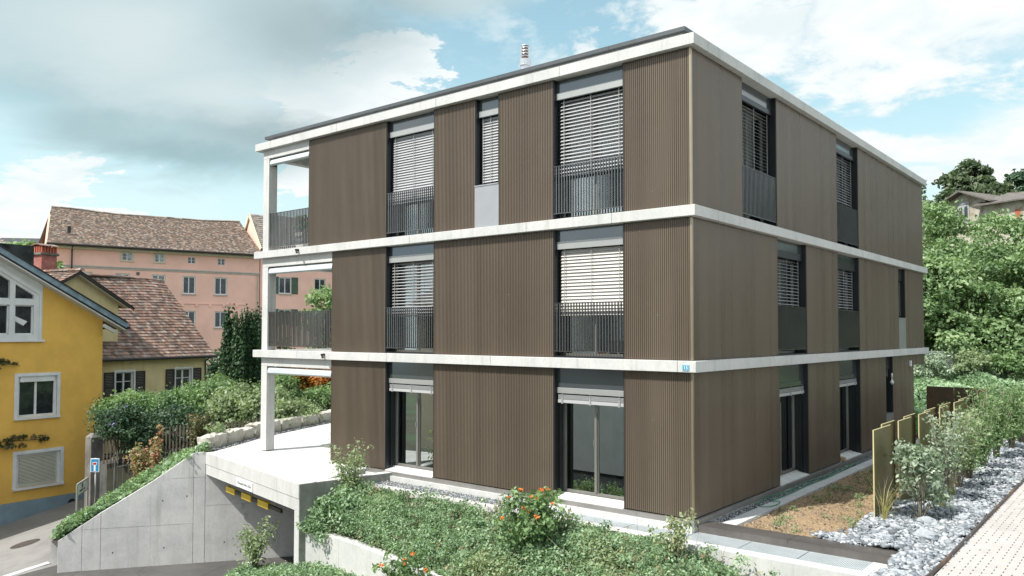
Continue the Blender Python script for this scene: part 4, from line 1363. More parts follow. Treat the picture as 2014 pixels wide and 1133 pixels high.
# hose and block
mb = MB()
hp = [(.12, 12.3, -3.12), (.2, 10.6, -3.11), (.1, 8.6, -3.10), (.19, 7.2, -3.09), (.09, 5.8, -3.09), (.16, 4.6, -3.08), (.08, 3.4, -3.08), (.14, 2.75, -3.08), (.3, 2.45, -3.085), (.45, 2.55, -3.085), (.50, 2.9, -3.085), (.42, 3.2, -3.085), (.28, 3.15, -3.085),
      (.3, 4.2, -3.085), (.26, 5.4, -3.09), (.3, 7.0, -3.09), (.22, 8.6, -3.09), (.15, 10.2, -3.10)]
pts = []
for k in range(len(hp) - 1):
    a0, b0 = Vector(hp[max(k - 1, 0)]), Vector(hp[k]); c0, d0 = Vector(hp[k + 1]), Vector(hp[min(k + 2, len(hp) - 1)])
    for j in range(6):
        u = j / 6
        pts.append(0.5 * ((2 * b0) + (-a0 + c0) * u + (2 * a0 - 5 * b0 + 4 * c0 - d0) * u * u + (-a0 + 3 * b0 - 3 * c0 + d0) * u ** 3))
mb.tube(pts, .009, 6)
setp(mb.build('garden_hose', 'hose_green', smooth=True), 'green garden hose lying looped on the gravel at the right facade', 'hose')
t = empty('wood_offcut', (.06, 8.95, -2.96), 'small wooden offcut left on the sill of the second garden door', 'wood block')
mb = MB(); mb.box(-.05, .08, 8.80, 8.98, -2.965, -2.87); mb.build('offcut', 'wood_block', t, bevel=.005)
mb = MB(); mb.box(-.02, .05, 8.84, 8.94, -2.868, -2.83); mb.build('rag', 'white_paint', t, bevel=.01)

# loose stone, gravel
def scatter(x0, x1, y0, y1, n): return np.column_stack([rng.uniform(x0, x1, n), rng.uniform(y0, y1, n)])
q = np.vstack([scatter(.05, .26, .55, 17, 6500)])
o = rocks_mesh('gravel', np.column_stack([q, -3.15 + rng.random(len(q)) * .05]), rng.uniform(.012, .028, len(q)), 'gravel'); setp(o, 'grey gravel along the right facade', 'gravel', kind='stuff')
q = scatter(-9.1, -3.6, -.59, -.13, 7500)
o = rocks_mesh('gravel', np.column_stack([q, -3.225 + rng.random(len(q)) * .03]), rng.uniform(.012, .030, len(q)), 'gravel'); setp(o, 'grey and white gravel strip along the left facade', 'gravel', kind='stuff')
q = np.vstack([scatter(2.36, 4.12, .55, 18, 9000), scatter(3.5, 4.10, -3.2, .55, 1500), scatter(1.95, 2.4, .54, 2.2, 420), scatter(2.36, 4.1, .5, 5, 2600)])
q = q[~((q[:, 0] < 2.36) & (q[:, 0] < 2.4 - (2.2 - q[:, 1]) * .28))]
hh = .05 * np.sin(q[:, 0] * 4 + q[:, 1] * 1.3) + .05 * np.sin(q[:, 1] * 3.1)
S = np.exp(rng.normal(-3.05, .42, len(q))); S = np.clip(S, .02, .11)
o = rocks_mesh('rubble', np.column_stack([q, -3.11 + hh * .7 + rng.random(len(q)) * .05]), S, 'rubble', flat=.6); setp(o, 'bed of broken grey slate chips', 'broken stone', kind='stuff')
q = np.vstack([scatter(.6, 2.45, .55, 17, 2600)])
o = rocks_mesh('clods', np.column_stack([q, -3.12 + rng.random(len(q)) * .015]), rng.uniform(.008, .028, len(q)), 'tile_mixed'); setp(o, 'clods and pebbles on the soil', 'clods', kind='stuff')
BL = [(3.05, 1.15, .20, 'large pale boulder nearest the corner of the coping'), (3.55, 1.9, .22, 'broad light boulder left of the paving edge'), (3.30, 3.1, .17, 'rounded pale boulder in front of the grey-leaved bush'), (3.68, .35, .16, 'small white boulder beside the end of the light well'),
      (3.78, 3.7, .14, 'flat grey boulder close to the steel edging'), (3.0, 2.1, .13, 'low boulder by the foot of the frontmost corten plate'), (3.6, 5.2, .15, 'whitish boulder behind the flat one near the edging'), (3.75, -.9, .15, 'white boulder at the bottom edge of the photo')]
for x, y, s, L in BL:
    s *= .78
    mb = MB(); n1_, n2_ = 10, 7
    rr = [[1 + .18 * math.sin(3 * i + x * 9) * math.cos(2 * j + y * 5) + rng.normal() * .07 for i in range(n1_)] for j in range(n2_)]
    ids = []
    for j in range(n2_):
        th = math.pi * (j + .5) / n2_
        ids.append(mb.add([(x + s * 1.25 * rr[j][i] * math.sin(th) * math.cos(2 * math.pi * i / n1_), y + s * rr[j][i] * math.sin(th) * math.sin(2 * math.pi * i / n1_), -3.06 + s * .62 * rr[j][i] * math.cos(th)) for i in range(n1_)]))
    for A_, B_ in zip(ids[:-1], ids[1:]):
        for i in range(n1_): mb.face([A_ + i, B_ + i, B_ + (i + 1) % n1_, A_ + (i + 1) % n1_])
    mb.face([ids[0] + i for i in range(n1_)]); mb.face([ids[-1] + i for i in reversed(range(n1_))])
    mb.v = [tuple(v_) for v_ in mb.v]
    mb.r = [.62] * len(mb.v)
    o = mb.build('boulder', 'rubble', rnd=True, loc=(x, y, -3.06)); setp(o, L, 'boulder', 'pale boulders in the stone bed')


# ================================================================== neighbouring houses
def frame(ox, oy, deg):
    a = R(deg); ex, ey = math.sin(a), math.cos(a)
    def F(s, t, z): return (ox + ex * s - ey * t, oy + ey * s + ex * t, z)
    return F
# s runs along the facade, t into the house, z up


def hwin(F, parent, s0, s1, z0, z1, fr='white_paint', trim=None, tw=.10, mull=(.5,), bars=(), pane='window_dark', d=.12, sill=True, fw=.06, sillmat=None, shutter=None, sw=.5, bl=None):
    mb = MB(); mb.F = F
    f0, f1 = d - .05, d
    mb.box(s0, s0 + fw, f0, f1, z0, z1); mb.box(s1 - fw, s1, f0, f1, z0, z1)
    mb.box(s0 + fw, s1 - fw, f0, f1, z1 - fw, z1); mb.box(s0 + fw, s1 - fw, f0, f1, z0, z0 + fw)
    for q in mull:
        c = s0 + (s1 - s0) * q; mb.box(c - .04, c + .04, f0, f1, z0 + fw, z1 - fw)
    for q in bars:
        c = z0 + (z1 - z0) * q; mb.box(s0 + fw, s1 - fw, f0 + .01, f1, c - .015, c + .015)
    wd = mb.build('window', fr, parent)
    mb = MB(); mb.F = F; mb.box(s0 + .01, s1 - .01, d + .001, d + .02, z0 + .01, z1 - .01); mb.build('pane', pane, wd)
    if bl:
        mb = MB(); mb.F = F
        n = int((z1 - z0 - .1) / .055)
        for k in range(n):
            z = z1 - .08 - k * .055
            if z < z1 - (z1 - z0) * bl: break
            mb.hexa([(s0 + fw, d - .09, z - .035), (s1 - fw, d - .09, z - .035), (s1 - fw, d - .065, z), (s0 + fw, d - .065, z),
                     (s0 + fw, d - .085, z - .035), (s1 - fw, d - .085, z - .035), (s1 - fw, d - .06, z), (s0 + fw, d - .06, z)])
        mb.build('blind', 'blind_beige', wd)
    if trim:
        mb = MB(); mb.F = F
        for k, (g_, dd) in enumerate(((tw, -.03), (tw * .5, -.045))):
            mb.box(s0 - g_, s0 - .001, dd, .0, z0, z1 + g_); mb.box(s1 + .001, s1 + g_, dd, .0, z0, z1 + g_)
            mb.box(s0 - .0, s1 + .0, dd, .0, z1 + .001, z1 + g_)
        mb.build('surround', trim, wd)
    mb = MB(); mb.F = F     # dark reveal
    mb.box(s0 - .001, s0 + .005, -.0, d, z0, z1); mb.box(s1 - .005, s1 + .001, -.0, d, z0, z1); mb.box(s0, s1, 0, d, z1 - .004, z1 + .001)
    mb.build('reveal', fr if trim else 'grey_trim', wd)
    if sill:
        mb = MB(); mb.F = F; mb.box(s0 - tw, s1 + tw, -.09, d - .05, z0 - .09, z0 - .001); mb.build('sill', sillmat or trim or 'grey_trim', wd)
    if shutter:
        for q in (-1, 1):
            a = s0 - (tw if trim else .02) - sw if q < 0 else s1 + (tw if trim else .02)
            mb = MB(); mb.F = F
            mb.box(a, a + .06, -.06, -.02, z0, z1 + .02); mb.box(a + sw - .06, a + sw, -.06, -.02, z0, z1 + .02)
            for zz in (z0, z0 + (z1 - z0) * .5, z1 - .05): mb.box(a + .06, a + sw - .06, -.06, -.02, zz, zz + .07)
            n = int((z1 - z0) / .075)
            for k in range(n):
                z = z0 + .05 + k * .075
                mb.hexa([(a + .06, -.065, z), (a + sw - .06, -.065, z), (a + sw - .06, -.03, z + .05), (a + .06, -.03, z + .05),
                         (a + .06, -.055, z), (a + sw - .06, -.055, z), (a + sw - .06, -.02, z + .05), (a + .06, -.02, z + .05)])
            mb.build('shutter', shutter, parent)
    return wd


def wall_with_holes(mb, s0, s1, z0, z1, holes, t0=0.0, t1=.3, topf=None):
    """facade wall built of boxes around rectangular openings"""
    xs_ = sorted({min(max(q, s0), s1) for q in (s0, s1, *[h[0] for h in holes], *[h[1] for h in holes])})
    for a, b_ in zip(xs_[:-1], xs_[1:]):
        hs = sorted([(h[2], h[3]) for h in holes if h[0] <= a + 1e-6 and h[1] >= b_ - 1e-6])
        z = z0
        for c, d in hs:
            if c > z: mb.box(a, b_, t0, t1, z, c)
            z = max(z, d)
        if topf:
            za, zb = topf(a), topf(b_)
            mb.hexa([(a, t0, z), (b_, t0, z), (b_, t1, z), (a, t1, z), (a, t0, za), (b_, t0, zb), (b_, t1, zb), (a, t1, za)])
        elif z < z1: mb.box(a, b_, t0, t1, z, z1)


def tiles(F, s0, s1, e, r, tw, tl, thick=.03, sag=None, slant=(0, 0), lift=.035, seed=0):
    """e=(t,z) eave, r=(t,z) ridge. slant: ridge-end offsets in s"""
    rs = np.random.default_rng(seed)
    et, ez = e; rt_, rz = r
    L = math.hypot(rt_ - et, rz - ez); n = max(3, int(L / tl))
    ut, uz = (rt_ - et) / L, (rz - ez) / L
    mb = MB(); mb.F = F
    mb.cr = .3
    def zs(s, k): return 0 if sag is None else sag((s - s0) / (s1 - s0)) * k
    for k in range(n):
        q0, q1 = k / n, (k + 1.12) / n
        a0, a1 = s0 + slant[0] * q0, s1 + slant[1] * q0
        m_ = max(3, int((a1 - a0) / tw)); w_ = (a1 - a0) / m_
        off = 0.5 * (k % 2)
        for j in range(-1 if off else 0, m_):
            a = max(a0, a0 + (j + off) * w_); b_ = min(a1, a0 + (j + off + 1) * w_) - w_ * .03
            if b_ - a < w_ * .2: continue
            j1 = rs.normal() * .006; j2 = rs.normal() * .004
            t0, z0 = et + (rt_ - et) * q0, ez + (rz - ez) * q0
            t1, z1 = et + (rt_ - et) * min(q1, 1.0), ez + (rz - ez) * min(q1, 1.0)
            nz, ntt = ut, -uz
            l0 = lift + j1
            z0 += zs(a, q0); z1 += zs(a, q1)
            mb.cr = float(rs.random())
            i = mb.add([(a, t0 + ntt * l0, z0 + nz * l0), (b_, t0 + ntt * l0, z0 + nz * (l0 + j2)), (b_, t1 + ntt * .004, z1 + nz * .004), (a, t1 + ntt * .004, z1 + nz * .004),
                        (a, t0 + ntt * (l0 - thick), z0 + nz * (l0 - thick)), (b_, t0 + ntt * (l0 - thick), z0 + nz * (l0 - thick))])
            mb.face([i, i + 1, i + 2, i + 3]); mb.face([i + 4, i + 5, i + 1, i])
    # deck
    mb.cr = .1
    N_ = 12
    for j in range(N_):
        a, b_ = j / N_, (j + 1) / N_
        e0, e1 = s0 + (s1 - s0) * a, s0 + (s1 - s0) * b_
        g0 = e0 + slant[0] * (1 - a) + slant[1] * a; g1 = e1 + slant[0] * (1 - b_) + slant[1] * b_
        mb.quad((e0, et, ez - .03), (e1, et, ez - .03), (g1, rt_, rz - .03 + zs(e1, 1)), (g0, rt_, rz - .03 + zs(e0, 1)))
    return mb


def ridge_tiles(mb, F, pts, r=.10, step=.36):
    mb.F = F
    for (a, b_) in zip(pts[:-1], pts[1:]):
        A, B = Vector(a), Vector(b_); n = max(1, int((B - A).length / step))
        for k in range(n):
            mb.cr = rng.random()
            p, q = A.lerp(B, k / n), A.lerp(B, (k + 1.08) / n)
            i = []
            for c, rr in ((p, r * 1.12), (q, r * .95)):
                i.append(mb.add([(c.x, c.y + rr * math.cos(th), c.z + rr * math.sin(th) * .8 - .02) if abs(B.x - A.x) > abs(B.y - A.y) else (c.x + rr * math.cos(th), c.y, c.z + rr * math.sin(th) * .8 - .02) for th in np.linspace(0, math.pi, 6)]))
            for j in range(5): mb.face([i[0] + j, i[0] + j + 1, i[1] + j + 1, i[1] + j])
            mb.face([i[0] + j for j in range(6)])


# ---- yellow house
FY = frame(-28.45, 1.64, -4.4)
yh = empty('yellow_house', FY(-4, 4, -6.8), 'golden yellow house with blue-grey base and white gable window at the left edge', 'house')
vz = lambda s: .62 + (.76 - s) * .5625         # underside line of the verge
holesY = [(-3.34, -1.66, -5.62, -4.31), (-3.34, -1.86, -2.86, -1.24)]
mb = MB(); mb.F = FY
wall_with_holes(mb, -6.3, -2.5, -6.155, 0, holesY + [(-6.3, -2.5, .22, 9)][:0], topf=lambda s: .22)
wall_with_holes(mb, -2.5, -.0, -6.155, 0, [(-2.5, -1.66, -5.62, -4.31), (-2.5, -1.86, -2.86, -1.24)], topf=lambda s: vz(s) + .05)
wall_with_holes(mb, -14.0, -6.302, -6.155, 0, [], topf=lambda s: min(vz(s), vz(-13.2 - s)) + .05)
mb.box(-.3, 0, .302, 9.7, -6.155, 1.0)
mb.box(-14, -.302, 9.4, 9.7, -6.155, 1.0); mb.box(-14, -13.7, .302, 9.4, -6.155, 1.0)
mb.build('wall', 'yellow_stucco', yh)
mb = MB(); mb.F = FY
for a_, b__ in ((-14.0, -1.45), (-1.45, -.94)):
    mb.box(a_, b__, -.012, .3, -8.6, -6.16)
mb.box(-.94, .01, -.012, .3, -8.6, -6.16); mb.box(-.3, .01, .302, 9.7, -8.6, -6.16)
mb.build('base', 'blue_stucco', yh)
mb = MB(); mb.F = FY
i = mb.add([(-1.18 + .13 * math.cos(k * math.pi / 6), -.014, -6.53 + .13 * math.sin(k * math.pi / 6)) for k in range(12)]); mb.face(range(i, i + 12))
j = mb.add([(-1.18 + .16 * math.cos(k * math.pi / 6), -.03, -6.53 + .16 * math.sin(k * math.pi / 6)) for k in range(12)])
for k in range(12): mb.face([i + k, i + (k + 1) % 12, j + (k + 1) % 12, j + k])
mb.build('vent', 'bar_black', yh)
# white gable field with studio window
mb = MB(); mb.F = FY
fieldtop = lambda s: vz(s) + .05
xsG = [-6.3, -5.5, -4.6, -4.05, -3.72, -3.52, -2.82, -2.49]
openl = lambda s: 2.0 + (-2.82 - s) * .60
for a_, b__ in zip(xsG[:-1], xsG[1:]):
    if a_ in (-3.72, -6.3, -2.82) or b__ == -2.49:
        mb.hexa([(a_, -.03, .22), (b__, -.03, .22), (b__, .25, .22), (a_, .25, .22), (a_, -.03, fieldtop(a_)), (b__, -.03, fieldtop(b__)), (b__, .25, fieldtop(b__)), (a_, .25, fieldtop(a_))])
    else:
        mb.hexa([(a_, -.03, openl(a_)), (b__, -.03, openl(b__)), (b__, .25, openl(b__)), (a_, .25, openl(a_)), (a_, -.03, fieldtop(a_)), (b__, -.03, fieldtop(b__)), (b__, .25, fieldtop(b__)), (a_, .25, fieldtop(a_))])
        mb.box(a_, b__, -.03, .25, .22, .43); mb.box(a_, b__, -.03, .25, 1.60, 1.81)
mb.build('gable_field', 'white_wall', yh)
mb = MB(); mb.F = FY
mb.box(-6.3, -2.40, -.10, .0, .14, .219)
mb.bar((-2.55, -.06, 2.06), (-5.2, -.06, 2.06 + 2.65 * .6), .05, .14)
mb.box(-2.62, -2.56, -.07, -.031, .23, 2.05)
mb.build('gable_moulding', 'white_paint', yh)
mb = MB(); mb.F = FY
mb.box(-5.5, -2.8, .12, .14, .4, 4.0); gw = mb.build('gable_pane', 'window_dark', yh)
mb = MB(); mb.F = FY
for a_, b__ in ((-3.52, -3.47), (-2.87, -2.82), (-3.77, -3.72), (-5.5, -5.45)):
    mb.box(a_, b__, .06, .115, .43, 1.6)
for s0_, s1_ in ((-3.52, -2.82), (-5.5, -3.72)):
    mb.box(s0_, s1_, .06, .115, .43, .48); mb.box(s0_, s1_, .06, .115, 1.55, 1.60); mb.box(s0_, s1_, .06, .115, 1.81, 1.86)
mb.build('gable_window_frame', 'white_paint', yh)
mb = MB(); mb.F = FY      # lamp seen behind the pane
mb.hexa([(-3.45, .10, .95), (-3.15, .10, .78), (-3.15, .118, .78), (-3.45, .118, .95), (-3.45, .10, 1.15), (-3.0, .10, .95), (-3.0, .118, .95), (-3.45, .118, 1.15)])
mb.build('lamp_shade', 'white_paint', yh)
hwin(FY, yh, -3.34, -1.86, -2.86, -1.24, trim='white_paint', tw=.13, mull=(.47,), fw=.09)
hwin(FY, yh, -3.34, -1.66, -5.62, -4.31, trim='white_paint', tw=.13, mull=(), fw=.13, bl=1.0, pane='window_dark')
mb = MB(); mb.F = FY; mb.box(-3.25, -1.95, -.005, .06, -1.46, -1.24); mb.build('roller_box', 'white_paint', yh)
mb = MB(); mb.F = FY; mb.box(-.62, -.50, -.08, -.001, -2.88, -2.80); mb.box(-.555, -.545, -.02, -.001, -6.1, -2.88); mb.build('sensor_box', 'white_paint', yh)
# roof: right slope and left slope, with verge boards
mb = MB(); mb.F = FY
for sg_ in (0, 1):
    mp_ = (lambda s: s) if sg_ == 0 else (lambda s: -13.2 - s)
    i = mb.add([(mp_(.76), -.5, .66), (mp_(-6.6), -.5, .66 + 7.36 * .5625), (mp_(-6.6), 10.2, .66 + 7.36 * .5625), (mp_(.76), 10.2, .66),
                (mp_(.76), -.5, .86), (mp_(-6.6), -.5, .86 + 7.36 * .5625), (mp_(-6.6), 10.2, .86 + 7.36 * .5625), (mp_(.76), 10.2, .86)])
    for q in ((3, 2, 1, 0), (4, 5, 6, 7), (0, 1, 5, 4), (1, 2, 6, 5), (2, 3, 7, 6), (3, 0, 4, 7)): mb.face([i + k for k in q])
rf = mb.build('roof', 'slate_far', yh)
mb = MB(); mb.F = FY
mb.bar((.80, -.53, .80), (-6.6, -.53, .80 + 7.4 * .5625), .04, .20, upv=(0, 0, 1)); mb.build('verge_board', 'copper_blue', rf)
mb = MB(); mb.F = FY
mb.bar((.78, -.56, .955), (-6.6, -.56, .955 + 7.38 * .5625), .10, .035); mb.build('verge_cap', 'dark_gutter', rf)
mb = MB(); mb.F = FY
i = mb.add([(.72, -.505, .60), (-6.6, -.505, .60 + 7.32 * .5625), (-6.6, 0, .60 + 7.32 * .5625), (.72, 0, .60), (.72, -.505, .655), (-6.6, -.505, .655 + 7.32 * .5625), (-6.6, 0, .655 + 7.32 * .5625), (.72, 0, .655)])
for q in ((3, 2, 1, 0), (4, 5, 6, 7), (0, 1, 5, 4), (1, 2, 6, 5), (2, 3, 7, 6), (3, 0, 4, 7)): mb.face([i + k for k in q])
mb.bar((.35, -.3, .55), (-.15, -.3, .82), .12, .14); mb.build('soffit', 'soffit_white', rf)
mb = MB(); mb.F = FY; mb.tube([(.86, -.55, .72), (.86, 10.2, .72)], .07, 8); mb.build('gutter', 'dark_gutter', rf)
# creeper on the wall
for (s0_, s1_, z0_, z1_, L) in ((-5.2, -2.3, -3.98, -3.62, 'creeper branch trained across the yellow wall between its two windows'), (-5.2, -3.5, -.92, -.58, 'small creeper tip on the yellow wall under the gable window')):
    n = 26 if z0_ < -2 else 12
    cl = np.array([[*FY(rng.uniform(s0_, s1_), -.1, rng.uniform(z0_, z1_)), .13] for _ in range(n)])
    t = empty('creeper', FY((s0_ + s1_) / 2, -.05, z0_), L, 'climbing plant')
    P, N, rv = clump_cloud(cl, 26, nr=1.0)
    leaves('foliage', P, N, .085, 'leaf_ivy', t, rndv=rv)
    mb = MB(); mb.F = FY; mb.tube([(s0_, -.04, (z0_ + z1_) / 2), ((s0_ + s1_) / 2, -.05, z1_ - .1), (s1_, -.06, (z0_ + z1_) / 2)], .012, 5); mb.build('stem', 'bark', t)

# ---- ochre cottage
FC = frame(-31.94, 8.72, -14)
co = empty('ochre_cottage', FC(-4, 2, -4.3), 'ochre rendered cottage with a steep mossy tile roof and dark shutters behind the hedge', 'house')
hC = [(-5.72, -4.75, -2.72, -1.33), (-2.30, -1.30, -2.72, -1.32)]
mb = MB(); mb.F = FC
wall_with_holes(mb, -9.5, -.32, -5.0, -.78, hC)
mb.hexa([(-.62, .302, -5), (-.32, .302, -5), (-.32, 7.3, -5), (-.62, 7.3, -5), (-.62, .302, -.8), (-.32, .302, -.8), (-.32, 7.3, -.8), (-.62, 7.3, -.8)])
i = mb.add([(-.32, 0, -.79), (-.32, 3.8, 3.2), (-.32, 7.6, -.79)]); mb.face([i, i + 1, i + 2])
mb.box(-9.5, -.62, 7.0, 7.3, -5, -.8)
mb.build('wall', 'ochre_stucco', co)
sg1 = lambda q: .06 * math.sin(q * 9) - .04
o = tiles(FC, -9.6, .0, (-.28, -.68), (3.6, 3.36), .19, .20, sag=sg1, seed=3)
ridge_tiles(o, FC, [(-9.6, 3.62, 3.36), (-6, 3.62, 3.33), (-2.5, 3.62, 3.38), (.0, 3.62, 3.32)], r=.12)
rfc = o.build('roof', 'tile_old', co, rnd=True)
mb = MB(); mb.F = FC; mb.quad((-9.6, 7.5, -.68), (.0, 7.5, -.68), (.0, 3.62, 3.34), (-9.6, 3.62, 3.34)); mb.build('rear_roof', 'tile_grey', co)
mb = MB(); mb.F = FC; mb.tube([(-9.5, -.36, -.74), (.02, -.36, -.72)], .075, 8); mb.box(-9.5, .0, -.3, .0, -.80, -.73); mb.build('gutter', 'dark_gutter', rfc)
mb = MB(); mb.F = FC; mb.tube([(-.42, -.36, -.78), (-.42, -.05, -.95), (-.42, -.05, -4.6)], .035, 6); mb.build('downpipe', 'dark_gutter', co)
for h in hC: hwin(FC, co, *h, trim='white_paint', tw=.10, mull=(.5,), bars=(.30, .68), fw=.055, shutter='shutter_dark', sw=.52)
# dormer wing
mb = MB(); mb.F = FC
def dz(s): return 3.16 - abs(s + 7.5) * .545
mb.hexa([(-9.6, .45, -.75), (-5.28, .45, -.75), (-5.28, .7, -.75), (-9.6, .7, -.75), (-9.6, .45, dz(-9.6)), (-5.28, .45, dz(-5.28)), (-5.28, .7, dz(-5.28)), (-9.6, .7, dz(-9.6))])
i = mb.add([(-9.6, .45, dz(-9.6)), (-7.5, .45, dz(-7.5)), (-5.28, .45, dz(-5.28)), (-9.6, .7, dz(-9.6)), (-7.5, .7, dz(-7.5)), (-5.28, .7, dz(-5.28))]); mb.face([i, i + 1, i + 2]); mb.face([i + 3, i + 4, i + 5])
mb.hexa([(-5.5, .702, -.7), (-5.28, .702, -.7), (-5.28, 4, 1.5), (-5.5, 4, 1.5), (-5.5, .702, dz(-5.5)), (-5.28, .702, dz(-5.28)), (-5.28, 4, dz(-5.28)), (-5.5, 4, dz(-5.5))])
dm = mb.build('dormer_wall', 'ochre_stucco', co)
mb = MB(); mb.F = FC; mb.box(-6.5, -5.2, .36, .449, -.42, -.16); mb.build('flashing', 'dark_gutter', dm)
FD = lambda s, t, z: FC(t, s, z)            # roof pieces running into the house
o1 = tiles(lambda s, t, z: FC(t, s, z), .05, 5.0, (-4.72, 1.70), (-7.5, 3.24), .19, .20, seed=5)
o2 = tiles(lambda s, t, z: FC(t, s, z), .05, 5.0, (-10.3, 1.70), (-7.5, 3.24), .19, .20, seed=6)
o1b = o1.build('dormer_roof', 'tile_old', co, rnd=True); o2.build('dormer_roof', 'tile_old', co, rnd=True)
mb = MB(); ridge_tiles(mb, FC, [(-7.5, .0, 3.28), (-7.5, 5.0, 3.28)], r=.12); mb.build('dormer_ridge', 'tile_old', co, rnd=True)
mb = MB(); mb.F = FC
mb.bar((-4.70, .10, 1.62), (-7.5, .10, 3.17), .06, .13); mb.bar((-10.3, .10, 1.62), (-7.5, .10, 3.17), .06, .13)
mb.build('dormer_verge', 'dark_gutter', co)
mb = MB(); mb.F = FC
mb.bar((-4.98, .30, 1.66), (-7.5, .30, 3.06), .30, .04); mb.build('dormer_soffit', 'cream_trim', co)
# chimney
chx, chy = -42.95, 4.65
ch = MB()
FCh = lambda s, t, z: (chx + math.sin(R(-14)) * s - math.cos(R(-14)) * t, chy + math.cos(R(-14)) * s + math.sin(R(-14)) * t, z)
ch.F = FCh; ch.box(-.46, .46, -.42, .42, -1, 4.92)
cho = ch.build('chimney', 'red_plaster', co)
mb = MB(); mb.F = FCh; mb.box(-.56, .56, -.52, .52, 4.92, 5.03); mb.box(-.50, .50, -.46, .46, 5.03, 5.07)
mb.build('chimney_ledge', 'stone_rough', cho, bevel=.02)
mb = MB(); mb.F = FCh
for s in np.linspace(-.42, .42, 6):
    for t_ in (-.38, .38): mb.box(s - .045, s + .045, t_ - .045, t_ + .045, 5.07, 5.43)
for t_ in (-.19, 0, .19):
    for s in (-.42, .42): mb.box(s - .045, s + .045, t_ - .045, t_ + .045, 5.07, 5.43)
mb.build('chimney_pillar', 'door_brick_red', cho)
mb = MB(); mb.F = FCh
for k in range(7):
    s = -.54 + k * .155
    mb.cr = rng.random(); mb.hexa([(s, -.58, 5.42), (s + .15, -.58, 5.42), (s + .15, 0, 5.53), (s, 0, 5.53), (s, -.58, 5.46), (s + .15, -.58, 5.46), (s + .15, 0, 5.60), (s, 0, 5.60)])
    mb.cr = rng.random(); mb.hexa([(s, 0, 5.53), (s + .15, 0, 5.53), (s + .15, .58, 5.42), (s, .58, 5.42), (s, 0, 5.60), (s + .15, 0, 5.60), (s + .15, .58, 5.46), (s, .58, 5.46)])
mb.build('chimney_roof', 'tile_old', cho, rnd=True)

# ---- pink house
FP = frame(-64.26, 12.94, 15.7)
ph = empty('pink_house', FP(9, 4, -6.5), 'long salmon pink house with a sagging multicoloured tile roof', 'house')
hP = [(5.45, 6.25, 6.72, 7.38), (8.10, 8.82, 6.72, 7.40), (10.85, 11.5, 6.73, 7.32), (13.48, 14.12, 6.72, 7.32),
      (2.15, 3.2, 4.15, 5.62), (4.95, 6.10, 4.15, 5.60), (7.85, 8.98, 4.10, 5.60), (10.45, 11.55, 3.98, 5.58), (13.22, 14.35, 3.98, 5.58),
      (4.95, 6.1, .9, 2.4), (7.85, 8.98, .9, 2.4), (10.45, 11.58, .95, 2.45), (13.25, 14.38, .95, 2.45)]
mb = MB(); mb.F = FP
wall_with_holes(mb, .35, 17.32, -6.8, 7.75, hP)
mb.box(.35, .65, .302, 11, -6.8, 7.75)
i = mb.add([(.40, .0, 7.7), (.40, 5.6, 11.4), (.40, 11.2, 7.7)]); mb.face([i, i + 1, i + 2])
mb.build('wall', 'pink_stucco', ph)
for k, h in enumerate(hP):
    if k < 2: hwin(FP, ph, *h, trim='cream_trim', tw=.16, mull=(.5,), bars=(.5,), fw=.05, pane='window_curtain')
    elif k < 4: hwin(FP, ph, *h, mull=(.5,), bars=(.5,), fw=.05, sill=False)
    else: hwin(FP, ph, *h, mull=(.48,), fw=.10, tw=.08, sillmat='grey_trim', pane='window_curtain' if k in (4, 5, 6) else 'window_dark')
mb = MB(); mb.F = FP
mb.box(.30, 17.32, -.06, -.001, 5.93, 6.15); mb.box(.28, 17.4, -.12, -.061, 6.06, 6.15)
mb.build('string_course', 'grey_trim', ph)
mb = MB(); mb.F = FP; mb.box(.2, 17.35, -.32, -.001, 7.50, 7.74); mb.build('eaves_cornice', 'cream_trim', ph)
mb = MB(); mb.F = FP
mb.box(9.9, 16.4, -.06, -.001, 3.07, 3.19)
for s in (10.35, 11.55, 12.75, 13.95, 15.15, 16.2): mb.box(s, s + .22, -.09, -.002, 2.85, 3.07)
mb.build('corbel_band', 'pink_stucco', ph)
mb = MB(); mb.F = FP
mb.tube([(1.62, -.45, 7.7), (1.62, -.12, 7.4), (1.62, -.12, -6)], .06, 6); mb.build('downpipe', 'dark_gutter', ph)
mb = MB(); mb.F = FP; mb.tube([(17.15, -.1, 6.0), (17.15, -.1, -6)], .05, 6); mb.build('downpipe', 'grey_trim', ph)
mb = MB(); mb.F = FP; mb.lathe((0, 0), [(.01, 0), (.01, 0.01)], 4) if False else mb.box(6.6, 6.86, -.04, -.001, 5.5, 5.76); mb.build('vent', 'window_dark', ph)
sagp = lambda q: -.20 * math.sin(math.pi * min(max(q, 0), 1)) + .04 * math.sin(q * 14)
o = tiles(FP, -.25, 17.45, (-.62, 7.86), (5.5, 11.62), .17, .21, sag=sagp, slant=(.8, -.45), lift=.05, thick=.04, seed=11)
N_ = 12
ridge_tiles(o, FP, [(.55 + 16.45 * k / N_, 5.52, 11.63 + sagp(k / N_)) for k in range(N_ + 1)], r=.14, step=.5)
rp = o.build('roof', 'tile_mixed', ph, rnd=True)
mb = MB(); mb.F = FP; mb.quad((-.25, 11.6, 7.86), (17.45, 11.6, 7.86), (17, 5.54, 11.5), (.55, 5.54, 11.5)); mb.build('rear_roof', 'tile_grey', ph)
mb = MB(); mb.F = FP; mb.tube([(-.3, -.72, 7.78), (17.5, -.72, 7.78)], .10, 8); mb.box(-.2, 17.4, -.64, -.32, 7.70, 7.76); mb.build('gutter', 'dark_gutter', rp)
mb = MB(); mb.F = FP; mb.box(1.35, 1.60, .7, .95, 8.9, 9.45); mb.build('roof_vent', 'dark_gutter', rp)

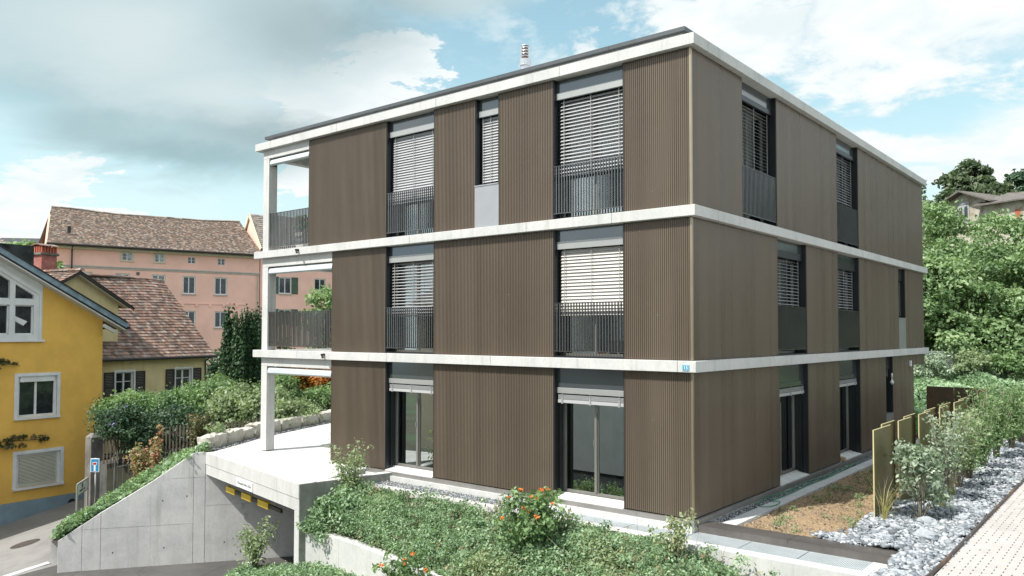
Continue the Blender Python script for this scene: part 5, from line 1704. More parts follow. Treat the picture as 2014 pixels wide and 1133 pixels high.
ph2 = empty('pink_gable_house', FP(24, 4, -6.5), 'pink house with green shutters and grey tile roof, seen through the left balconies', 'house')
hQ = [(19.2, 20.45, 4.25, 5.85), (22.75, 23.95, 4.3, 5.85), (26.2, 27.4, 4.3, 5.85), (19.2, 20.45, 1.15, 2.75), (22.75, 23.95, 1.15, 2.75), (26.2, 27.4, 1.15, 2.75)]
mb = MB(); mb.F = FP
wall_with_holes(mb, 17.42, 32, -6.8, 8.55, hQ)
mb.box(17.42, 17.7, .302, 8, -6.8, 8.5)
i = mb.add([(17.44, 0, 8.5), (17.44, 3.4, 12.0), (17.44, 7.2, 8.5)]); mb.face([i, i + 1, i + 2])
mb.build('wall', 'pink_stucco', ph2)
for k, h in enumerate(hQ): hwin(FP, ph2, *h, mull=(.5,), fw=.10, tw=.08, sillmat='grey_trim', shutter='shutter_green' if k != 1 else None, sw=.62)
o = tiles(FP, 17.35, 32.3, (-.35, 8.45), (3.4, 12.2), .24, .30, lift=.05, thick=.04, seed=13)
r_ = o.build('roof', 'tile_grey', ph2, rnd=True)
mb = MB(); mb.F = FP; mb.quad((17.35, 7.2, 8.4), (32.3, 7.2, 8.4), (32.3, 3.42, 12.18), (17.35, 3.42, 12.18)); mb.build('rear_roof', 'tile_grey', ph2)
mb = MB(); mb.F = FP
mb.bar((17.32, -.42, 8.33), (17.32, 3.4, 12.12), .12, .30); mb.bar((17.32, 3.4, 12.12), (17.32, 7.2, 8.3), .12, .30); mb.build('verge_board', 'cream_trim', r_)
mb = MB(); mb.F = FP; mb.tube([(17.3, -.46, 8.4), (32.3, -.46, 8.4)], .09, 8); mb.build('gutter', 'dark_gutter', r_)

# ---- small roofs at the far left
FS = frame(-60.9, 7.9, 40)
sh = empty('small_yellow_house', FS(0, 2, 0), 'small yellow house whose hipped tile roof shows above the yellow gable', 'house')
mb = MB(); mb.F = FS; mb.box(-8, 1.4, .2, 8, -6, 6.3); mb.build('wall', 'yellow_stucco', sh)
o = tiles(FS, -9, 2.0, (-.4, 6.35), (3.8, 8.6), .25, .32, slant=(0, -4.4), seed=21); o.build('roof', 'tile_grey', sh, rnd=True)
mb = MB(); mb.F = FS; mb.tube([(-9, -.45, 6.3), (2.0, -.45, 6.3)], .1, 6); mb.build('gutter', 'dark_gutter', sh)
FB = frame(-105, 16, 50)
bh = empty('dark_roofed_barn', FB(4, 4, 3), 'far building with a long dark slate roof behind the chimney', 'building')
mb = MB(); mb.F = FB; mb.box(-14, 22, 1, 10, -6, 9.6); mb.build('wall', 'villa_wall', bh)
mb = MB(); mb.F = FB
i = mb.add([(-15, .3, 9.6), (23, .3, 9.6), (21, 6, 12.1), (-15, 6, 12.6)]); mb.face([i, i + 1, i + 2, i + 3])
mb.quad((-15, 11, 9.5), (23, 11, 9.5), (21, 6, 12.1), (-15, 6, 12.6)); mb.build('roof', 'slate_far', bh)

# ---- villa on the hill
FV = frame(-9.9, 85.4, 115)
vi = empty('hill_villa', FV(0, 4, 8), 'old villa with a wide low gable and arched windows standing on the wooded hill', 'house')
mb = MB(); mb.F = FV
def gz(s): return 15.95 - abs(s) * .42
mb.hexa([(-2.1, 0, 5), (0, 0, 5), (0, 8, 5), (-2.1, 8, 5), (-2.1, 0, gz(-2.1)), (0, 0, gz(0)), (0, 8, gz(0)), (-2.1, 8, gz(-2.1))])
mb.hexa([(0.001, 0, 5), (2.4, 0, 5), (2.4, 8, 5), (0.001, 8, 5), (0.001, 0, gz(0)), (2.4, 0, gz(2.4)), (2.4, 8, gz(2.4)), (0.001, 8, gz(0))])
mb.box(2.41, 7.5, -.4, 6, 5, 14.25)
mb.build('wall', 'villa_wall', vi)
mb = MB(); mb.F = FV
mb.bar((-.2, -.05, 12.5), (-.2, -.05, 14.8), 1.3, .1) if False else mb.box(-.75, .55, -.08, -.001, 12.5, 14.7)
mb.box(-.85, .65, -.14, -.001, 14.7, 14.82); mb.hexa([(-.8, -.12, 14.82), (.6, -.12, 14.82), (.6, -.01, 14.82), (-.8, -.01, 14.82), (-.12, -.12, 15.2), (-.08, -.12, 15.2), (-.08, -.01, 15.2), (-.12, -.01, 15.2)])
wv = mb.build('window', 'villa_stone', vi)
mb = MB(); mb.F = FV
for c in (-.42, .22):
    i = mb.add([(c - .2, -.09, 12.8), (c + .2, -.09, 12.8), (c + .2, -.09, 14.25), (c + .14, -.09, 14.4), (c, -.09, 14.47), (c - .14, -.09, 14.4), (c - .2, -.09, 14.25)]); mb.face(range(i, i + 7))
mb.build('pane', 'window_dark', wv)
mb = MB(); mb.F = FV
mb.hexa([(-3.0, -1.0, gz(-3.0)), (0, -1.0, gz(0) + .05), (0, 9, gz(0) + .05), (-3.0, 9, gz(-3.0)), (-3.0, -1.0, gz(-3.0) + .18), (0, -1.0, gz(0) + .22), (0, 9, gz(0) + .22), (-3.0, 9, gz(-3.0) + .18)])
mb.hexa([(0.001, -1.0, gz(0) + .05), (3.6, -1.0, gz(3.6)), (3.6, 9, gz(3.6)), (0.001, 9, gz(0) + .05), (0.001, -1.0, gz(0) + .22), (3.6, -1.0, gz(3.6) + .18), (3.6, 9, gz(3.6) + .18), (0.001, 9, gz(0) + .22)])
mb.hexa([(1.6, -1.2, 14.1), (8.6, -1.2, 14.1), (6.5, 3, 15.2), (3.0, 3, 15.6), (1.6, -1.2, 14.25), (8.6, -1.2, 14.25), (6.5, 3, 15.35), (3.0, 3, 15.75)])
mb.build('roof', 'villa_roof', vi)
mb = MB(); mb.F = FV; mb.box(5.8, 6.3, -.45, -.401, 12.2, 13.3); mb.build('door', 'door_brick_red', vi)

# ---- house across the road: only seen mirrored in the garden doors
FN = frame(-16.5, -19.5, 268)
nh = empty('mirrored_house', FN(0, 4, -6.3), 'pale house with brown shutters seen only as a reflection in the ground-floor glass', 'house')
hN = [(-8, -6.8, -1.5, .2), (-3, -1.8, -1.5, .2), (2, 3.2, -1.5, .2), (7, 8.2, -1.5, .2)]
mb = MB(); mb.F = FN; wall_with_holes(mb, -13, 12, -6.5, 2.2, hN); mb.box(-13, 12, 7, 7.3, -6.5, 2.2); mb.build('wall', 'white_wall', nh)
for h in hN: hwin(FN, nh, *h, mull=(.5,), shutter='door_brick_red', sw=.6)
mb = MB(); mb.F = FN; mb.hexa([(-13.5, -.6, 2.2), (12.5, -.6, 2.2), (12.5, 8, 2.2), (-13.5, 8, 2.2), (-13.5, 3.5, 4.6), (12.5, 3.5, 4.6), (12.5, 3.7, 4.6), (-13.5, 3.7, 4.6)]); mb.build('roof', 'tile_grey', nh)

# ================================================================== street furniture and fences
t = empty('dead_end_sign', (-20.46, -2.0, -5.6), 'blue dead end road sign with red bar on a thin grey pole', 'road sign')
sgd = Vector((.80, .60, 0)); 
mb = MB(); mb.tube([(-20.47, -2.0, -6.0), (-20.46, -2.01, -3.62)], .030, 8); mb.build('pole', 'sign_post', t, smooth=True)
def S_(u, d, z): return (-20.44 + sgd.x * u + sgd.y * d, -2.02 + sgd.y * u - sgd.x * d, z)
mb = MB(); mb.F = S_; mb.box(-.15, .15, .03, .045, -4.07, -3.62); pl = mb.build('plate', 'sign_white', t, bevel=.02)
mb = MB(); mb.F = S_; mb.box(-.125, .125, .046, .049, -4.045, -3.645); mb.build('blue_field', 'sign_blue', pl)
mb = MB(); mb.F = S_; mb.box(-.03, .03, .050, .052, -4.04, -3.84); mb.box(-.07, .07, .050, .052, -3.84, -3.74); mb.build('white_stem', 'sign_white', pl)
mb = MB(); mb.F = S_; mb.box(-.055, .055, .053, .055, -3.825, -3.757); mb.build('red_bar', 'sign_red', pl)

t = empty('notice_board', (-20.0, -2.6, -5.6), 'slim metal frame with a pale notice panel standing in the green bank', 'notice board')
A_, B_ = Vector((-19.53, -2.96, 0)), Vector((-20.55, -2.21, 0))
mb = MB()
for q in (A_, B_): mb.bar((q.x, q.y, -6.1), (q.x, q.y, -4.24), .045)
mb.bar((A_.x, A_.y, -4.24), (B_.x, B_.y, -4.24), .045); mb.bar((A_.x, A_.y, -4.60), (B_.x, B_.y, -4.60), .035); mb.bar((A_.x, A_.y, -5.45), (B_.x, B_.y, -5.45), .035)
mb.build('frame', 'sign_post', t)
dd = (B_ - A_).normalized(); nn = Vector((-dd.y, dd.x, 0)); nn = nn if nn.x > 0 else -nn
pA, pB = A_ + dd * .03, B_ - dd * .03
mb = MB(); mb.bar((pA.x, pA.y, -4.42), (pB.x, pB.y, -4.42), .012, .33); pn = mb.build('panel', 'sign_white', t)
mb = MB()
def Bd(u, z): v = A_ + dd * u + nn * .012; return (v.x, v.y, z)
ring = [(.58 + .065 * math.cos(k * math.pi / 8), -4.36 + .065 * math.sin(k * math.pi / 8)) for k in range(17)]
for p, q in zip(ring[:-1], ring[1:]): mb.bar(Bd(*p), Bd(*q), .014)
for q in ((.55, -4.36, .61, -4.33), (.55, -4.33, .61, -4.39), (.58, -4.41, .58, -4.31)): mb.bar(Bd(q[0], q[1]), Bd(q[2], q[3]), .013)
for k in range(8):
    if k == 5: continue
    u = .28 + k * .075
    mb.bar(Bd(u, -4.47), Bd(u, -4.52), .018); mb.bar(Bd(u + .03, -4.47), Bd(u + .03, -4.52), .014); mb.bar(Bd(u, -4.47), Bd(u + .03, -4.50), .012)
mb.build('emblem', 'sign_ink', pn)

# manhole
mb = MB()
c_ = (-22.7, -3.27)
i = mb.add([(c_[0] + .43 * math.cos(k * math.pi / 16), c_[1] + .43 * math.sin(k * math.pi / 16), float(street_z(c_[0] + .43 * math.cos(k * math.pi / 16), c_[1] + .43 * math.sin(k * math.pi / 16))) + .012) for k in range(32)])
mb.face(range(i, i + 32)); setp(mb.build('manhole_cover', 'manhole_iron'), 'dark round manhole cover in the pale lane', 'manhole')

# iron spike fence along the bank
RB = [Vector((-19.65, -1.75, -4.85)), Vector((-18.69, -.98, -4.15)), Vector((-17.91, -.37, -3.62)), Vector((-17.0, .32, -3.2))]
RTz = [-3.87, -3.62, -3.42, -3.20]
t = empty('spike_fence', (-18.4, -.7, -4.2), 'low iron fence with spear tips on the green bank', 'fence')
mb = MB()
for k in range(3):
    a_ = Vector((RB[k].x, RB[k].y, RTz[k])); b__ = Vector((RB[k + 1].x, RB[k + 1].y, RTz[k + 1]))
    mb.bar(a_, b__, .035, .02); mb.bar((a_.x, a_.y, a_.z - .75), (b__.x, b__.y, b__.z - .75), .03, .02)
mb.build('rail', 'iron', t)
for q, z in ((RB[0], RTz[0] + .22), (RB[3], RTz[3] + .2)):
    mb = MB(); mb.bar((q.x, q.y, z - 1.4), (q.x, q.y, z), .05); mb.build('post', 'iron', t)
for k in range(3):
    n = 7 if k == 0 else 6
    for j in range(n):
        q = RB[k].lerp(RB[k + 1], (j + .5) / n); z = RTz[k] + (RTz[k + 1] - RTz[k]) * (j + .5) / n
        mb = MB(); mb.tube([(q.x, q.y, z - 1.0), (q.x, q.y, z + .08)], .011, 5); mb.tube([(q.x, q.y, z + .08), (q.x, q.y, z + .12), (q.x, q.y, z + .20)], [.012, .026, .002], 5)
        mb.build('bar', 'iron', t)
# picket fence on the old wall
F0, F1 = Vector((-21.95, -1.08, -4.08)), Vector((-17.7, 2.35, -3.45))
t = empty('picket_fence', (-20, .5, -3.9), 'dark weathered wooden picket fence in front of the hedge', 'fence')
mb = MB()
for h in (.25, .85): mb.bar(F0 + Vector((0, 0, h)), F1 + Vector((0, 0, h * .85)), .04, .08)
mb.build('rail', 'wood_picket', t)
n = 46
df_ = (F1 - F0).normalized(); nf = Vector((df_.y, -df_.x, 0))
for k in range(n):
    q = F0.lerp(F1, k / (n - 1)); h = 1.10 - .16 * k / n + rng.normal() * .012
    mb = MB(); c0 = q + nf * .035
    e_ = Vector((df_.x, df_.y, 0)).normalized() * .028
    mb.hexa([c0 - e_ - nf * .01, c0 + e_ - nf * .01, c0 + e_ + nf * .01, c0 - e_ + nf * .01] + [v + Vector((0, 0, h)) for v in (c0 - e_ - nf * .01, c0 + e_ - nf * .01, c0 + e_ + nf * .01, c0 - e_ + nf * .01)])
    tp = c0 + Vector((0, 0, h)); i = mb.add([tp - e_ - nf * .01, tp + e_ - nf * .01, tp + e_ + nf * .01, tp - e_ + nf * .01, tp + Vector((0, 0, .035))])
    for a_, b__ in ((0, 1), (1, 2), (2, 3), (3, 0)): mb.face([i + a_, i + b__, i + 4])
    mb.build('picket', 'wood_picket', t)
mb = MB()
w0, w1 = F0 + Vector((-.6, -.1, 0)), F1
mb.hexa([(w0.x, w0.y, -7), (w1.x, w1.y, -7), (w1.x + nf.x * -.3, w1.y + nf.y * -.3, -7), (w0.x + nf.x * -.3, w0.y + nf.y * -.3, -7),
         (w0.x, w0.y, F0.z + .02), (w1.x, w1.y, F1.z), (w1.x - nf.x * .3, w1.y - nf.y * .3, F1.z), (w0.x - nf.x * .3, w0.y - nf.y * .3, F0.z + .02)])
o = mb.build('old_garden_wall', 'concrete_old'); setp(o, 'blackened old garden wall under the picket fence', 'garden wall')
mb = MB(); mb.box(-22.92, -22.44, -1.32, -.86, -7, -3.20); mb.hexa([(-22.92, -1.32, -3.2), (-22.44, -1.32, -3.2), (-22.44, -.86, -3.2), (-22.92, -.86, -3.2), (-22.80, -1.2, -3.06), (-22.56, -1.2, -3.06), (-22.56, -.98, -3.06), (-22.80, -.98, -3.06)])
o = mb.build('gate_post', 'concrete_post', bevel=.012); setp(o, 'tall mottled concrete gate post at the corner of the yellow house', 'gate post')

# bank between ramp wall and fence
WTx = [WT[0], WT[2], WT[3], Vector((-17.24, -4.39, -5.33))]
RBx = [Vector((-16.6, .6, -3.02)), Vector((-17.9, -.3, -3.6)), Vector((-18.9, -1.1, -4.35)), Vector((-18.5, -4.1, -5.55))]
MBx = [Vector((-17.6, 1.4, -3.1)), Vector((-19.2, 1.1, -3.8)), Vector((-20.6, -.5, -4.9)), Vector((-20.9, -2.9, -6.05))]
def bankp(u, v):
    """u 0..3 down the slope, v 0..1 away from the wall (0..2 two strips)"""
    k = min(int(u), 2); f = u - k
    A0 = WTx[k].lerp(WTx[k + 1], f); B0 = RBx[k].lerp(RBx[k + 1], f); C0 = MBx[k].lerp(MBx[k + 1], f)
    return A0.lerp(B0, v) if v <= 1 else B0.lerp(C0, v - 1)
nu, nv = 25, 17
V = np.array([[tuple(bankp(3 * i / (nu - 1), 2 * j / (nv - 1)) + Vector((0, 0, -.05))) for j in range(nv)] for i in range(nu)]).reshape(-1, 3)
I = np.arange(nu * nv).reshape(nu, nv)
o = fast_mesh('bank', V, np.stack([I[:-1, :-1], I[1:, :-1], I[1:, 1:], I[:-1, 1:]], -1).reshape(-1, 4), 'mulch_dark', smooth=True)
setp(o, 'steep planted bank above the ramp wall', 'bank', kind='structure')
mb = MB(); e0, e1 = Vector((-18.35, -4.15, 0)), Vector((-20.3, -2.75, 0))
mb.hexa([(e0.x, e0.y, -6.9), (e1.x, e1.y, -6.9), (e1.x + .15, e1.y + .2, -6.9), (e0.x + .15, e0.y + .2, -6.9), (e0.x, e0.y, -5.40), (e1.x, e1.y, -5.62), (e1.x + .15, e1.y + .2, -5.62), (e0.x + .15, e0.y + .2, -5.40)])
o = mb.build('bank_kerb', 'concrete_white'); setp(o, 'low white concrete edge of the bank towards the lane', 'kerb wall')
mb = MB(); mb.prism([(-21.9, -1.0), (-17.6, 2.4), (-16.7, 1.9), (-18.5, 6.3), (-21, 12.5), (-34, 12), (-29, 3)], -7, [-4.1, -3.45, -3.05, -3.05, -3.1, -4.0, -4.1])
o = mb.build('garden_soil', 'ground_earth'); setp(o, 'garden soil behind the fence', 'soil', kind='structure')

# stone blocks edging the terrace
SL = [Vector((-15.25, -.95, 0)), Vector((-16.95, 1.95, 0)), Vector((-18.7, 6.15, 0)), Vector((-20.9, 12.2, 0))]
names = ['frontmost rough limestone block at the terrace corner above the ramp wall', 'second limestone block behind the frontmost one', 'third limestone block, just left of the loggia column', 'fourth limestone block, partly behind the loggia column',
         'fifth limestone block, first one right of the loggia column', 'long sixth limestone block seen under the ground-floor loggia', 'seventh limestone block seen under the ground-floor loggia', 'eighth limestone block beside the bronze panel', 'ninth limestone block, at the far end of the row', 'tenth limestone block, at the far end of the row']
pos = 0; bl_i = 0
tot = [(SL[k + 1] - SL[k]).length for k in range(3)]
def along(s):
    for k in range(3):
        if s <= tot[k] or k == 2: return SL[k].lerp(SL[k + 1], s / tot[k]), (SL[k + 1] - SL[k]).normalized()
        s -= tot[k]
s_ = 0.0
for L in names:
    ln = [1.15, .95, .75, .9, .75, 1.35, 1.2, 1.1, 1.2, 1.2][bl_i]
    c0, d0 = along(s_ + ln / 2); sx = Vector((-d0.y, d0.x, 0))
    mb = MB(); nx_ = 6; ny_ = 3; nz_ = 3
    h = .40 + rng.uniform(0, .08); wd = .46
    grid = {}
    for a_ in range(nx_ + 1):
        for b__ in range(ny_ + 1):
            for c__ in range(nz_ + 1):
                if 0 < a_ < nx_ and 0 < b__ < ny_ and 0 < c__ < nz_: continue
                e = .05 if (a_ in (0, nx_)) + (b__ in (0, ny_)) + (c__ == nz_) >= 2 else 0
                p = c0 + d0 * ((a_ / nx_ - .5) * (ln - .05 - e)) + sx * ((b__ / ny_ - .5) * (wd - e) + .25) + Vector((0, 0, -3.03 + h * c__ / nz_ - e * .5))
                p += Vector(rng.normal(size=3)) * .018
                grid[a_, b__, c__] = mb.add([p])
    def fq(*k): mb.face([grid[q] for q in k])
    for a_ in range(nx_):
        for b__ in range(ny_): fq((a_, b__, nz_), (a_ + 1, b__, nz_), (a_ + 1, b__ + 1, nz_), (a_, b__ + 1, nz_)); fq((a_, b__, 0), (a_, b__ + 1, 0), (a_ + 1, b__ + 1, 0), (a_ + 1, b__, 0))
        for c__ in range(nz_): fq((a_, 0, c__), (a_ + 1, 0, c__), (a_ + 1, 0, c__ + 1), (a_, 0, c__ + 1)); fq((a_, ny_, c__), (a_, ny_, c__ + 1), (a_ + 1, ny_, c__ + 1), (a_ + 1, ny_, c__))
    for b__ in range(ny_):
        for c__ in range(nz_): fq((0, b__, c__), (0, b__, c__ + 1), (0, b__ + 1, c__ + 1), (0, b__ + 1, c__)); fq((nx_, b__, c__), (nx_, b__ + 1, c__), (nx_, b__ + 1, c__ + 1), (nx_, b__, c__ + 1))
    o = mb.build('stone_block', 'stone_block', loc=(c0.x, c0.y, -3.03)); setp(o, L, 'stone block', 'limestone blocks edging the terrace')
    s_ += ln + .02; bl_i += 1
q = []
for s in np.linspace(0, s_, 1500):
    c0, d0 = along(s); sx = Vector((-d0.y, d0.x, 0)); v = c0 - sx * (rng.uniform(-.02, .22)); q.append((v.x, v.y))
o = rocks_mesh('gravel', np.column_stack([np.array(q), np.full(len(q), -2.99) + rng.random(len(q)) * .03]), rng.uniform(.012, .035, len(q)), 'gravel'); setp(o, 'gravel at the foot of the limestone blocks', 'gravel', kind='stuff')

# chain-link fence at the back
t = empty('chain_link_fence', (-1, 36.5, -1.9), 'grey chain-link fence between the green bank and the wood', 'fence')
c0, c1 = Vector((-6.5, 31.8, 0)), Vector((6.5, 43.3, 0))
zb_, zt2 = -1.85, -.50
mb = MB(); L_ = (c1 - c0).length; dl = (c1 - c0).normalized(); st = .11; Hh = zt2 - zb_
for k in range(int(L_ / st)):
    s = k * st
    for sg_ in (1, -1):
        s2_ = s + sg_ * Hh
        zA, zB = zb_, zt2
        if s2_ < 0: zB = zb_ + Hh * s / Hh; s2_ = 0; zB = zb_ + s
        if s2_ > L_: zB = zb_ + (L_ - s); s2_ = L_
        a_ = c0 + dl * s; b__ = c0 + dl * s2_
        off_ = Vector((-dl.y, dl.x, 0)) * (.004 * sg_)
        mb.bar((a_.x + off_.x, a_.y + off_.y, zA), (b__.x + off_.x, b__.y + off_.y, zB), .012)
mb.build('mesh', 'galvanised', t)
mb = MB(); mb.tube([(c0.x, c0.y, zt2), (c1.x, c1.y, zt2)], .02, 6); mb.build('top_rail', 'galvanised', t)
for k in range(6):
    q = c0.lerp(c1, (k + .28) / 5.3); mb = MB(); mb.tube([(q.x, q.y, -2.6), (q.x, q.y, zt2 + .05)], .03, 8); mb.build('post', 'galvanised', t)


# ================================================================== vegetation
def surf_cover(name, label, pts, nrm, h, leaf, mat, cat='ground cover', lumps=None, kind='stuff', rndv=None):
    n = len(pts)
    P = pts + np.column_stack([rng.normal(size=(n, 2)) * .03, rng.random(n) ** 1.4 * h])
    N = unit(np.array([0, 0, .9]) + rng.normal(size=(n, 3)) * .75)
    o = leaves(name, P, N, leaf, mat, None, rndv=rndv)
    return setp(o, label, cat, kind=kind)


def lump(x, y, f=2.3, a=.10, s=0.0):
    return a * (np.sin(x * f + s) * np.cos(y * f * 1.3 + s * 2) + .6 * np.sin(x * f * 2.1 + y * f * 1.7 + s) + .8 * np.sin(x * f * .5 - y * f * .6))


# front bed
n = 150000
x = rng.uniform(-9.0, 3.3, n); t_ = rng.random(n)
yw = np.interp(x, [q[0] for q in RW], [q[1] for q in RW]) + .12
y = -.98 + (yw + .98) * t_
keep = ~((x < -8.6) & (y > -1.0)) & ((lump(x, y, 5.5, .5, 3.0) + rng.normal(size=len(x)) * .22) > -.62)
x, y, t_ = x[keep], y[keep], t_[keep]
z = bed_z(x, y)
hgt = np.clip(.20 + lump(x, y, 2.2, .10, 1.0), .04, .5) * (0.35 + 1.2 * np.clip(t_ * 1.5, 0, 1)) + .10 * smooth(-x, 5.5, 8.2)
hgt = hgt + .16 * np.exp(-((x + 1.8) / 1.3) ** 2) * (1 - t_)
z = z + hgt * rng.random(len(x)) ** .6
tone = .45 * rng.random(len(x)) + .25 * (np.sin(x * 1.9) * np.cos(y * 2.7 + x) * .5 + .5) + .3 * rng.random(len(x))
warm = (np.sin(x * 1.3 + 2) * np.sin(y * 2.1 + x * .7) + rng.normal(size=len(x)) * .35) > .55
for nm, sel, mt, L in (('bed_cover', ~warm, 'leaf_cover', 'dense small-leaved green ground cover on the front bed'), ('bed_weeds', warm, 'leaf_cover_warm', 'yellower and brownish weeds mixed through the front bed')):
    P = np.column_stack([x, y, z])[sel]
    N = unit(np.array([0, -.15, .9]) + rng.normal(size=P.shape) * .7)
    setp(leaves(nm, P, N, .029, mt, rndv=tone[sel], lo=.5, hi=1.6), L, 'ground cover', kind='stuff')
# dry stalks and fallen brown leaves between the green
n = 2600
xd = rng.uniform(-8.8, 3.0, n); td = rng.random(n)
yd = -1.0 + (np.interp(xd, [q[0] for q in RW], [q[1] for q in RW]) + 1.1) * td
Pd = np.column_stack([xd, yd, bed_z(xd, yd) + rng.uniform(.05, .3, n)])
leafmat('leaf_dry', [(0.16, 0.11, 0.06), (0.27, 0.20, 0.12), (0.36, 0.30, 0.19)], 0.2)
setp(leaves('dry_leaves', Pd, unit(rng.normal(size=Pd.shape) + [0, 0, .6]), .035, 'leaf_dry', lo=.5, hi=1.8), 'dry brown leaves caught in the ground cover', 'dead leaves', kind='stuff')
mb = MB()
for k in range(260):
    x0 = rng.uniform(-8.6, 2.4); y0 = -1.05 + (np.interp(x0, [q[0] for q in RW], [q[1] for q in RW]) + 1.15) * rng.random()
    z0 = float(bed_z(np.array([x0]), np.array([y0]))[0]); h = rng.uniform(.25, .62)
    mb.tube([(x0, y0, z0), (x0 + rng.normal() * .05, y0 + rng.normal() * .05, z0 + h * .6), (x0 + rng.normal() * .12, y0 + rng.normal() * .12, z0 + h)], [.005, .004, .002], 4, cap=False)
setp(mb.build('stalks', 'stem_pale'), 'thin dry stalks standing in the front bed', 'stalks', kind='stuff')
# taller herb tufts through the bed
n = 520
x = rng.uniform(-8.6, 2.6, n); t_ = rng.random(n) ** .8
yw = np.interp(x, [q[0] for q in RW], [q[1] for q in RW]) + .15
y = -1.0 + (yw + 1.0) * t_
z = bed_z(x, y) + rng.uniform(.12, .38, n)
cl = np.column_stack([x, y, z, rng.uniform(.07, .16, n)])
P, N, rv = clump_cloud(cl, 60, jitter=.3)
setp(leaves('bed_tufts', P, N, .028, 'leaf_cover', rndv=rv, lo=.5, hi=1.7), 'taller leafy tufts standing in the front bed', 'ground cover', kind='stuff')


def twig_plant(name, label, base, nst, h, spread, leaf, mat, per=26, group=None, cat='shrub', tip=.12, lean=(0, 0), stem='bark', sr=.008, extra_mat=None, extra_n=0, low=.15):
    t = empty(name, base, label, cat, group)
    mb = MB(); cl = []; tips = []
    for k in range(nst):
        a = rng.uniform(0, 2 * math.pi); sp = spread * rng.uniform(.2, 1)
        hh = h * rng.uniform(.6, 1.05)
        b0 = Vector(base) + Vector((rng.normal() * .04, rng.normal() * .04, 0))
        t1 = b0 + Vector((math.cos(a) * sp + lean[0], math.sin(a) * sp + lean[1], hh))
        m1 = b0.lerp(t1, .5) + Vector((rng.normal() * .04, rng.normal() * .04, .05))
        mb.tube([b0, m1, t1], [sr, sr * .75, sr * .3], 5)
        tips.append(t1)
        for q in np.linspace(low, 1, max(3, int(hh / .13))):
            p = b0.lerp(m1, q * 2) if q < .5 else m1.lerp(t1, q * 2 - 1)
            cl.append([p.x + rng.normal() * tip * .5, p.y + rng.normal() * tip * .5, p.z, tip * rng.uniform(.6, 1.3) * (1.15 - .4 * q)])
    mb.build('stem', stem, t, smooth=True)
    P, N, rv = clump_cloud(np.array(cl), per, jitter=.4)
    P[:, 2] = np.maximum(P[:, 2], base[2] + .02)
    leaves('foliage', P, N, leaf, mat, t, rndv=rv)
    if extra_mat:
        c2 = []
        for k in range(extra_n):
            q = tips[k % len(tips)] if k < len(tips) else Vector(cl[int(rng.integers(len(cl)))][:3]) + Vector((rng.normal() * tip * .6, rng.normal() * tip * .6, tip * .8))
            c2.append([q.x, q.y, q.z + .05, .046 * rng.uniform(.7, 1.3)])
        for q in c2:
            P, N, rv = clump_cloud(np.array([q]), 26, jitter=.25)
            leaves('berry_cluster', P, N, .032, extra_mat, t, rndv=rv, elong=1.1)
    return t


twig_plant('berry_shrub', 'orange-berried shrub in the middle of the front bed', (-2.25, -2.1, -3.75), 16, 1.30, .62, .058, 'leaf_hedge', 46, 'orange-berried shrubs', tip=.16, extra_mat='berry_orange', extra_n=15)
twig_plant('berry_shrub', 'orange-berried shrub at the bottom edge beside the top of the white bed wall', (-4.45, -3.25, -4.75), 9, .95, .40, .058, 'leaf_hedge', 36, 'orange-berried shrubs', tip=.14, extra_mat='berry_orange', extra_n=7)
twig_plant('terrace_shrub', 'light green upright shrub at the corner of the terrace above the bed', (-8.35, -1.25, -3.45), 15, 1.30, .60, .042, 'leaf_pale', 14, tip=.14)
shrub('bushy_shrub', 'dark dense bush spilling over the bed below the terrace edge', 'shrub', (-8.25, -1.75, -3.95), [((-8.2, -1.75, -3.6), (.75, .45, .42)), ((-7.5, -1.55, -3.6), (.6, .4, .3))], .05, 'leaf_cover', 90, cn=26, cr=.2)
twig_plant('bed_sapling', 'loose twiggy sapling in front of the steel grating near the house corner', (.25, -1.35, -3.55), 10, .95, .42, .045, 'leaf_cover_warm', 16, 'twiggy saplings along the grating', tip=.10)
twig_plant('bed_sapling', 'small twiggy sapling at the left end of the steel grating', (-3.75, -1.2, -3.45), 6, .62, .22, .04, 'leaf_cover_warm', 14, 'twiggy saplings along the grating', tip=.08)
twig_plant('bed_sapling', 'thin sapling in front of the grating below the second garden door', (-2.05, -1.25, -3.45), 6, .60, .22, .04, 'leaf_cover_warm', 14, 'twiggy saplings along the grating', tip=.08)

# lower bed beside the drive
LB = [(-11.35, -1.95), (-10.2, -1.9), (-9.0, -2.35), (-8.3, -2.42), (-6.9, -2.55), (-5.0, -2.9), (-3.5, -6.5), (-9.2, -5.2), (-10.45, -3.1)]
def lbz(x): return -5.42 + .50 * float(smooth(x, -10.6, -7.8))
mb = MB(); mb.prism(LB, -6.8, [lbz(p[0]) for p in LB]); o = mb.build('lower_bed', 'mulch_dark'); setp(o, 'soil of the low bed between drive and white bed wall', 'soil', kind='structure')
mb = MB()
for a_, b__ in ((LB[8], LB[0]), (LB[7], LB[8])):
    mb.hexa([(a_[0] - .16, a_[1] - .05, -6.9), (a_[0], a_[1], -6.9), (b__[0], b__[1], -6.9), (b__[0] - .16, b__[1] - .05, -6.9), (a_[0] - .16, a_[1] - .05, -5.36), (a_[0], a_[1], -5.36), (b__[0], b__[1], -5.36), (b__[0] - .16, b__[1] - .05, -5.36)])
o = mb.build('bed_kerb', 'concrete_kerb'); setp(o, 'pale concrete kerb holding the low bed beside the drive', 'kerb wall')
cl = []
for _ in range(520):
    u, v = rng.random(2)
    yy = -2.15 - .25 * u - 3.0 * v ** 1.3 * (.35 + .65 * u); xx = -11.15 + 5.9 * u + .45 * (-yy - 2.2) * (1 - u)
    cl.append([xx, yy, lbz(xx) + rng.uniform(.0, .10), rng.uniform(.07, .16)])
P, N, rv = clump_cloud(np.array(cl), 75, jitter=.35)
